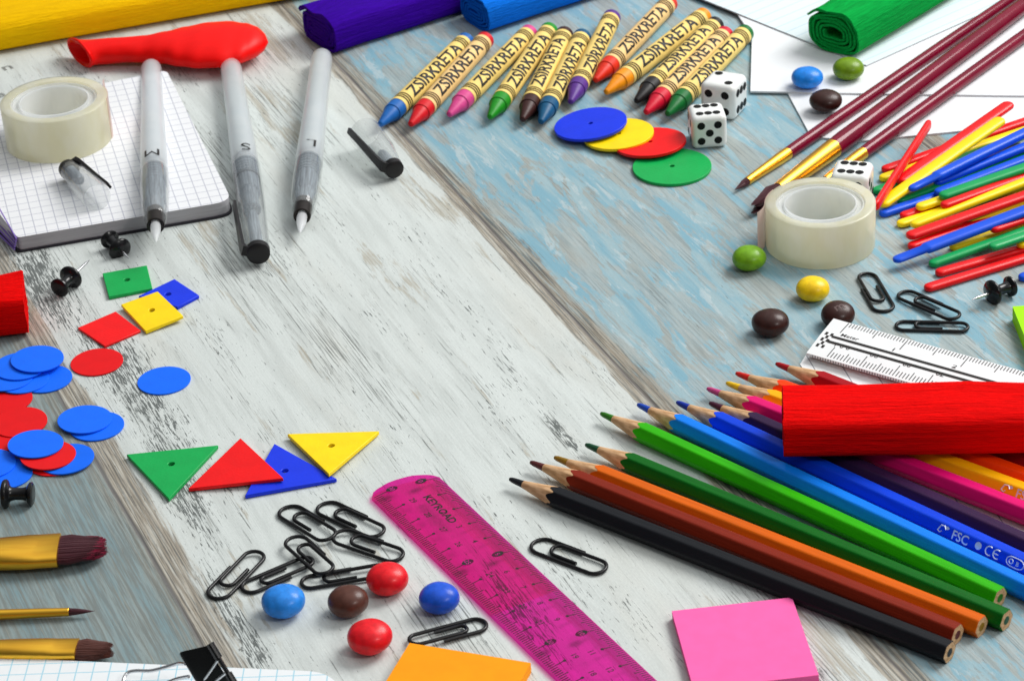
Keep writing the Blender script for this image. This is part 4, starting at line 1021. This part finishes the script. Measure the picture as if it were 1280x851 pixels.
for tip, th, c, z0, z1, kw, lab in (
 ((1103, 213), (1276, 154), sR, l0, .25, {}, 'red plastic stick rearmost in the pile, lying flat under the upright-looking one'),
 ((1100, 224), (1270, 167), sY, l0, .25, {}, 'yellow plastic stick next to the rearmost red one, under crossing sticks'),
 ((1092, 240), (1262, 176), sG, l0, .25, {}, 'green plastic stick whose end touches the die beside the tape'),
 ((1123, 228), (1237, 148), sR, l1, .75, dict(wd=.27), 'broad red plastic stick slanting over the rear of the pile'),
 ((1100, 257), (1216, 175), sY, l1, 1.0, dict(wd=.28), 'long yellow plastic stick slanting steeply over the green and blue ones'),
 ((1094, 259), (1156, 163), sR, .75, .75, dict(wd=.13, ht=.2), 'red plastic stick on edge, crossing over the others toward the brush handle'),
 ((1122, 252), (1280, 193), sG, l0, l1, dict(wd=.19), 'narrow green plastic stick between two blue ones in the middle rear'),
 ((1100, 268), (1280, 209), sB, l0, l0, {}, 'blue plastic stick end nearest the tape roll'),
 ((1168, 229), (1280, 184), sB, l1, .7, {}, 'blue plastic stick underneath the notched blue one at the rear'),
 ((1137, 237), (1285, 164), sB, l2, 1.0, dict(notch=True), 'notched blue plastic stick toward the rear of the pile'),
 ((1169, 242), (1280, 200), sB, l1, l2, {}, 'blue plastic stick just behind the topmost green stick'),
 ((1126, 271), (1280, 222), sR, l0, l0, {}, 'red plastic stick barely showing its end under the yellow ones'),
 ((1122, 281), (1280, 232), sY, l0, l0, {}, 'yellow plastic stick with the lowest end at the left of the pile'),
 ((1146, 260), (1280, 217), sY, l1, l1, {}, 'short looking yellow plastic stick end between blue and red ends'),
 ((1175, 246), (1280, 210), sG, l2, l3, dict(wd=.25), 'thick green plastic stick on top in the middle of the pile'),
 ((1139, 282), (1280, 228), sY, l1, l2, {}, 'yellow plastic stick running along the back of the long red stick'),
 ((1177, 258), (1280, 221), sR, l2, l2, {}, 'glossy red plastic stick lying just in front of the thick green one'),
 ((1134, 296), (1280, 245), sR, l1, l2, dict(wd=.26), 'long red plastic stick in the middle in front of the yellow ones'),
 ((1136, 309), (1280, 256), sR, l0, l0, {}, 'red plastic stick mostly hidden behind the front notched blue one'),
 ((1204, 274), (1280, 247), sG, l1, l1, dict(wd=.19), 'thin green plastic stick just behind the front notched blue stick'),
 ((1203, 281), (1280, 252), sY, l0, l1, dict(wd=.19), 'thin yellow plastic stick squeezed behind the front notched blue stick'),
 ((1188, 310), (1280, 279), sY, l0, l0, {}, 'yellow plastic stick between the front blue and the front green stick'),
 ((1117, 326), (1280, 264), sB, l1, l3, dict(notch=True, wd=.26), 'notched blue plastic stick toward the front with its end reaching far left'),
 ((1162, 331), (1280, 289), sG, l0, l1, {}, 'green plastic stick in front of the notched blue one, its end free'),
 ((1239, 288), (1290, 271), sR, l2, l2, {}, 'red plastic stick at the right edge lying over the yellow and green ones'),
 ((1272, 307), (1300, 299), sY, l1, l1, {}, 'yellow plastic stick tip just showing at the right edge under green'),
 ((1237, 310), (1290, 292), sG, l2, l2, {}, 'green plastic stick at the right edge lying over the front red ones'),
 ((1170, 342), (1280, 311), sR, l0, l0, {}, 'red plastic stick second from the front of the pile'),
 ((1156, 361), (1280, 323), sR, l0, l0, {}, 'red plastic stick frontmost of the whole pile'),
 ((1274, 348), (1330, 332), sB, l0, l0, {}, 'blue plastic stick end at the right edge beside the push pin'),
): stick(tip, th, c[0], c[1], lab, z0, z1, **kw)

# ------------------------------------------------------------------ binder clip on the pad
def binder_clip():
    blk = mat('black_enamelled_steel', (.005, .005, .005), .25, coat=.25)
    B = at(261, 806, 2.15); A = at(222, 815, 1.85); C = at(236, 834, 1.35); axis = at(296, 864, 1.0)-B
    base = Vector((B.x, B.y, pz))
    root = thing('binder_clip', 'black binder clip with bright wire handles gripping the squared pad', 'binder clip', Matrix.Translation(base))
    A, B, C = A-base, B-base, C-base
    bm = bmesh.new(); ctr = (A+B+C)/3; path = []
    def rc(P, Q, T, r):                                   # rounded corner at Q
        a = Q+(P-Q).normalized()*r; b = Q+(T-Q).normalized()*r
        return [a*(1-t)**2+Q*2*t*(1-t)+b*t*t for t in (0, .33, .67, 1)]
    outer = rc(B, A, C, .16)+rc(A, C, B, .16)+[B+(C-B)*.04, B+(A-B)*.04]
    nrm = axis.normalized(); inner = [ctr+(p-ctr)*.86 for p in outer]
    n = len(outer); ov = [[bm.verts.new(p+axis*k) for p in outer] for k in (0, 1)]; iv = [[bm.verts.new(p+axis*k) for p in inner] for k in (0, 1)]
    for i in range(n):
        j = (i+1) % n
        bm.faces.new((ov[0][i], ov[0][j], ov[1][j], ov[1][i])); bm.faces.new((iv[0][i], iv[1][i], iv[1][j], iv[0][j]))
        for k in (0, 1): bm.faces.new((ov[k][i], ov[k][j], iv[k][j], iv[k][i]))
    up = (B-ctr).normalized()*.06
    tube(bm, [B+up-axis*.02, B+up+axis*.30], .12, 12); tube(bm, [B+up+axis*.62, B+up+axis*1.02], .12, 12)
    tube(bm, [B+up+axis*.30, B+up+axis*.62], .07, 10)
    mk('spring_body', bm, blk, root, angle=30)
    def wire(pp, r):
        bm = bmesh.new(); pts = [at(*p)-base for p in pp]; sm = []
        for i in range(len(pts)-1):
            p0, p1, p2, p3 = pts[max(i-1, 0)], pts[i], pts[i+1], pts[min(i+2, len(pts)-1)]
            for k in range(5):
                t = k/5; sm.append(.5*((2*p1)+(p2-p0)*t+(2*p0-5*p1+4*p2-p3)*t*t+(3*p1-p0-3*p2+p3)*t*t*t))
        sm.append(pts[-1]); tube(bm, sm, r, 9); mk('wire_handle', bm, steel, root, angle=50)
    wire([(232, 829, 1.35), (222, 829, 1.1), (205, 834, .9), (188, 838, .75), (170, 838, .65), (159, 841, .58), (154, 852, .5), (157, 868, .45), (185, 872, .45), (200, 858, .55), (218, 849, .8), (236, 845, 1.1)], .055)
    fr = ((C-B).cross(axis)).normalized()
    fr = fr if fr.y < 0 else -fr
    bm = bmesh.new(); o_ = fr*.09
    pts = [B+up+axis*.32+o_, B+(C-B)*.25+axis*.36+o_, B+(C-B)*.80+axis*.40+o_, B+(C-B)*.98+axis*.45+o_, B+(C-B)*.98+axis*.53+o_, B+(C-B)*.80+axis*.56+o_, B+(C-B)*.25+axis*.58+o_, B+up+axis*.60+o_]
    tube(bm, pts, .05, 9); mk('wire_handle', bm, steel, root, angle=50)
binder_clip()
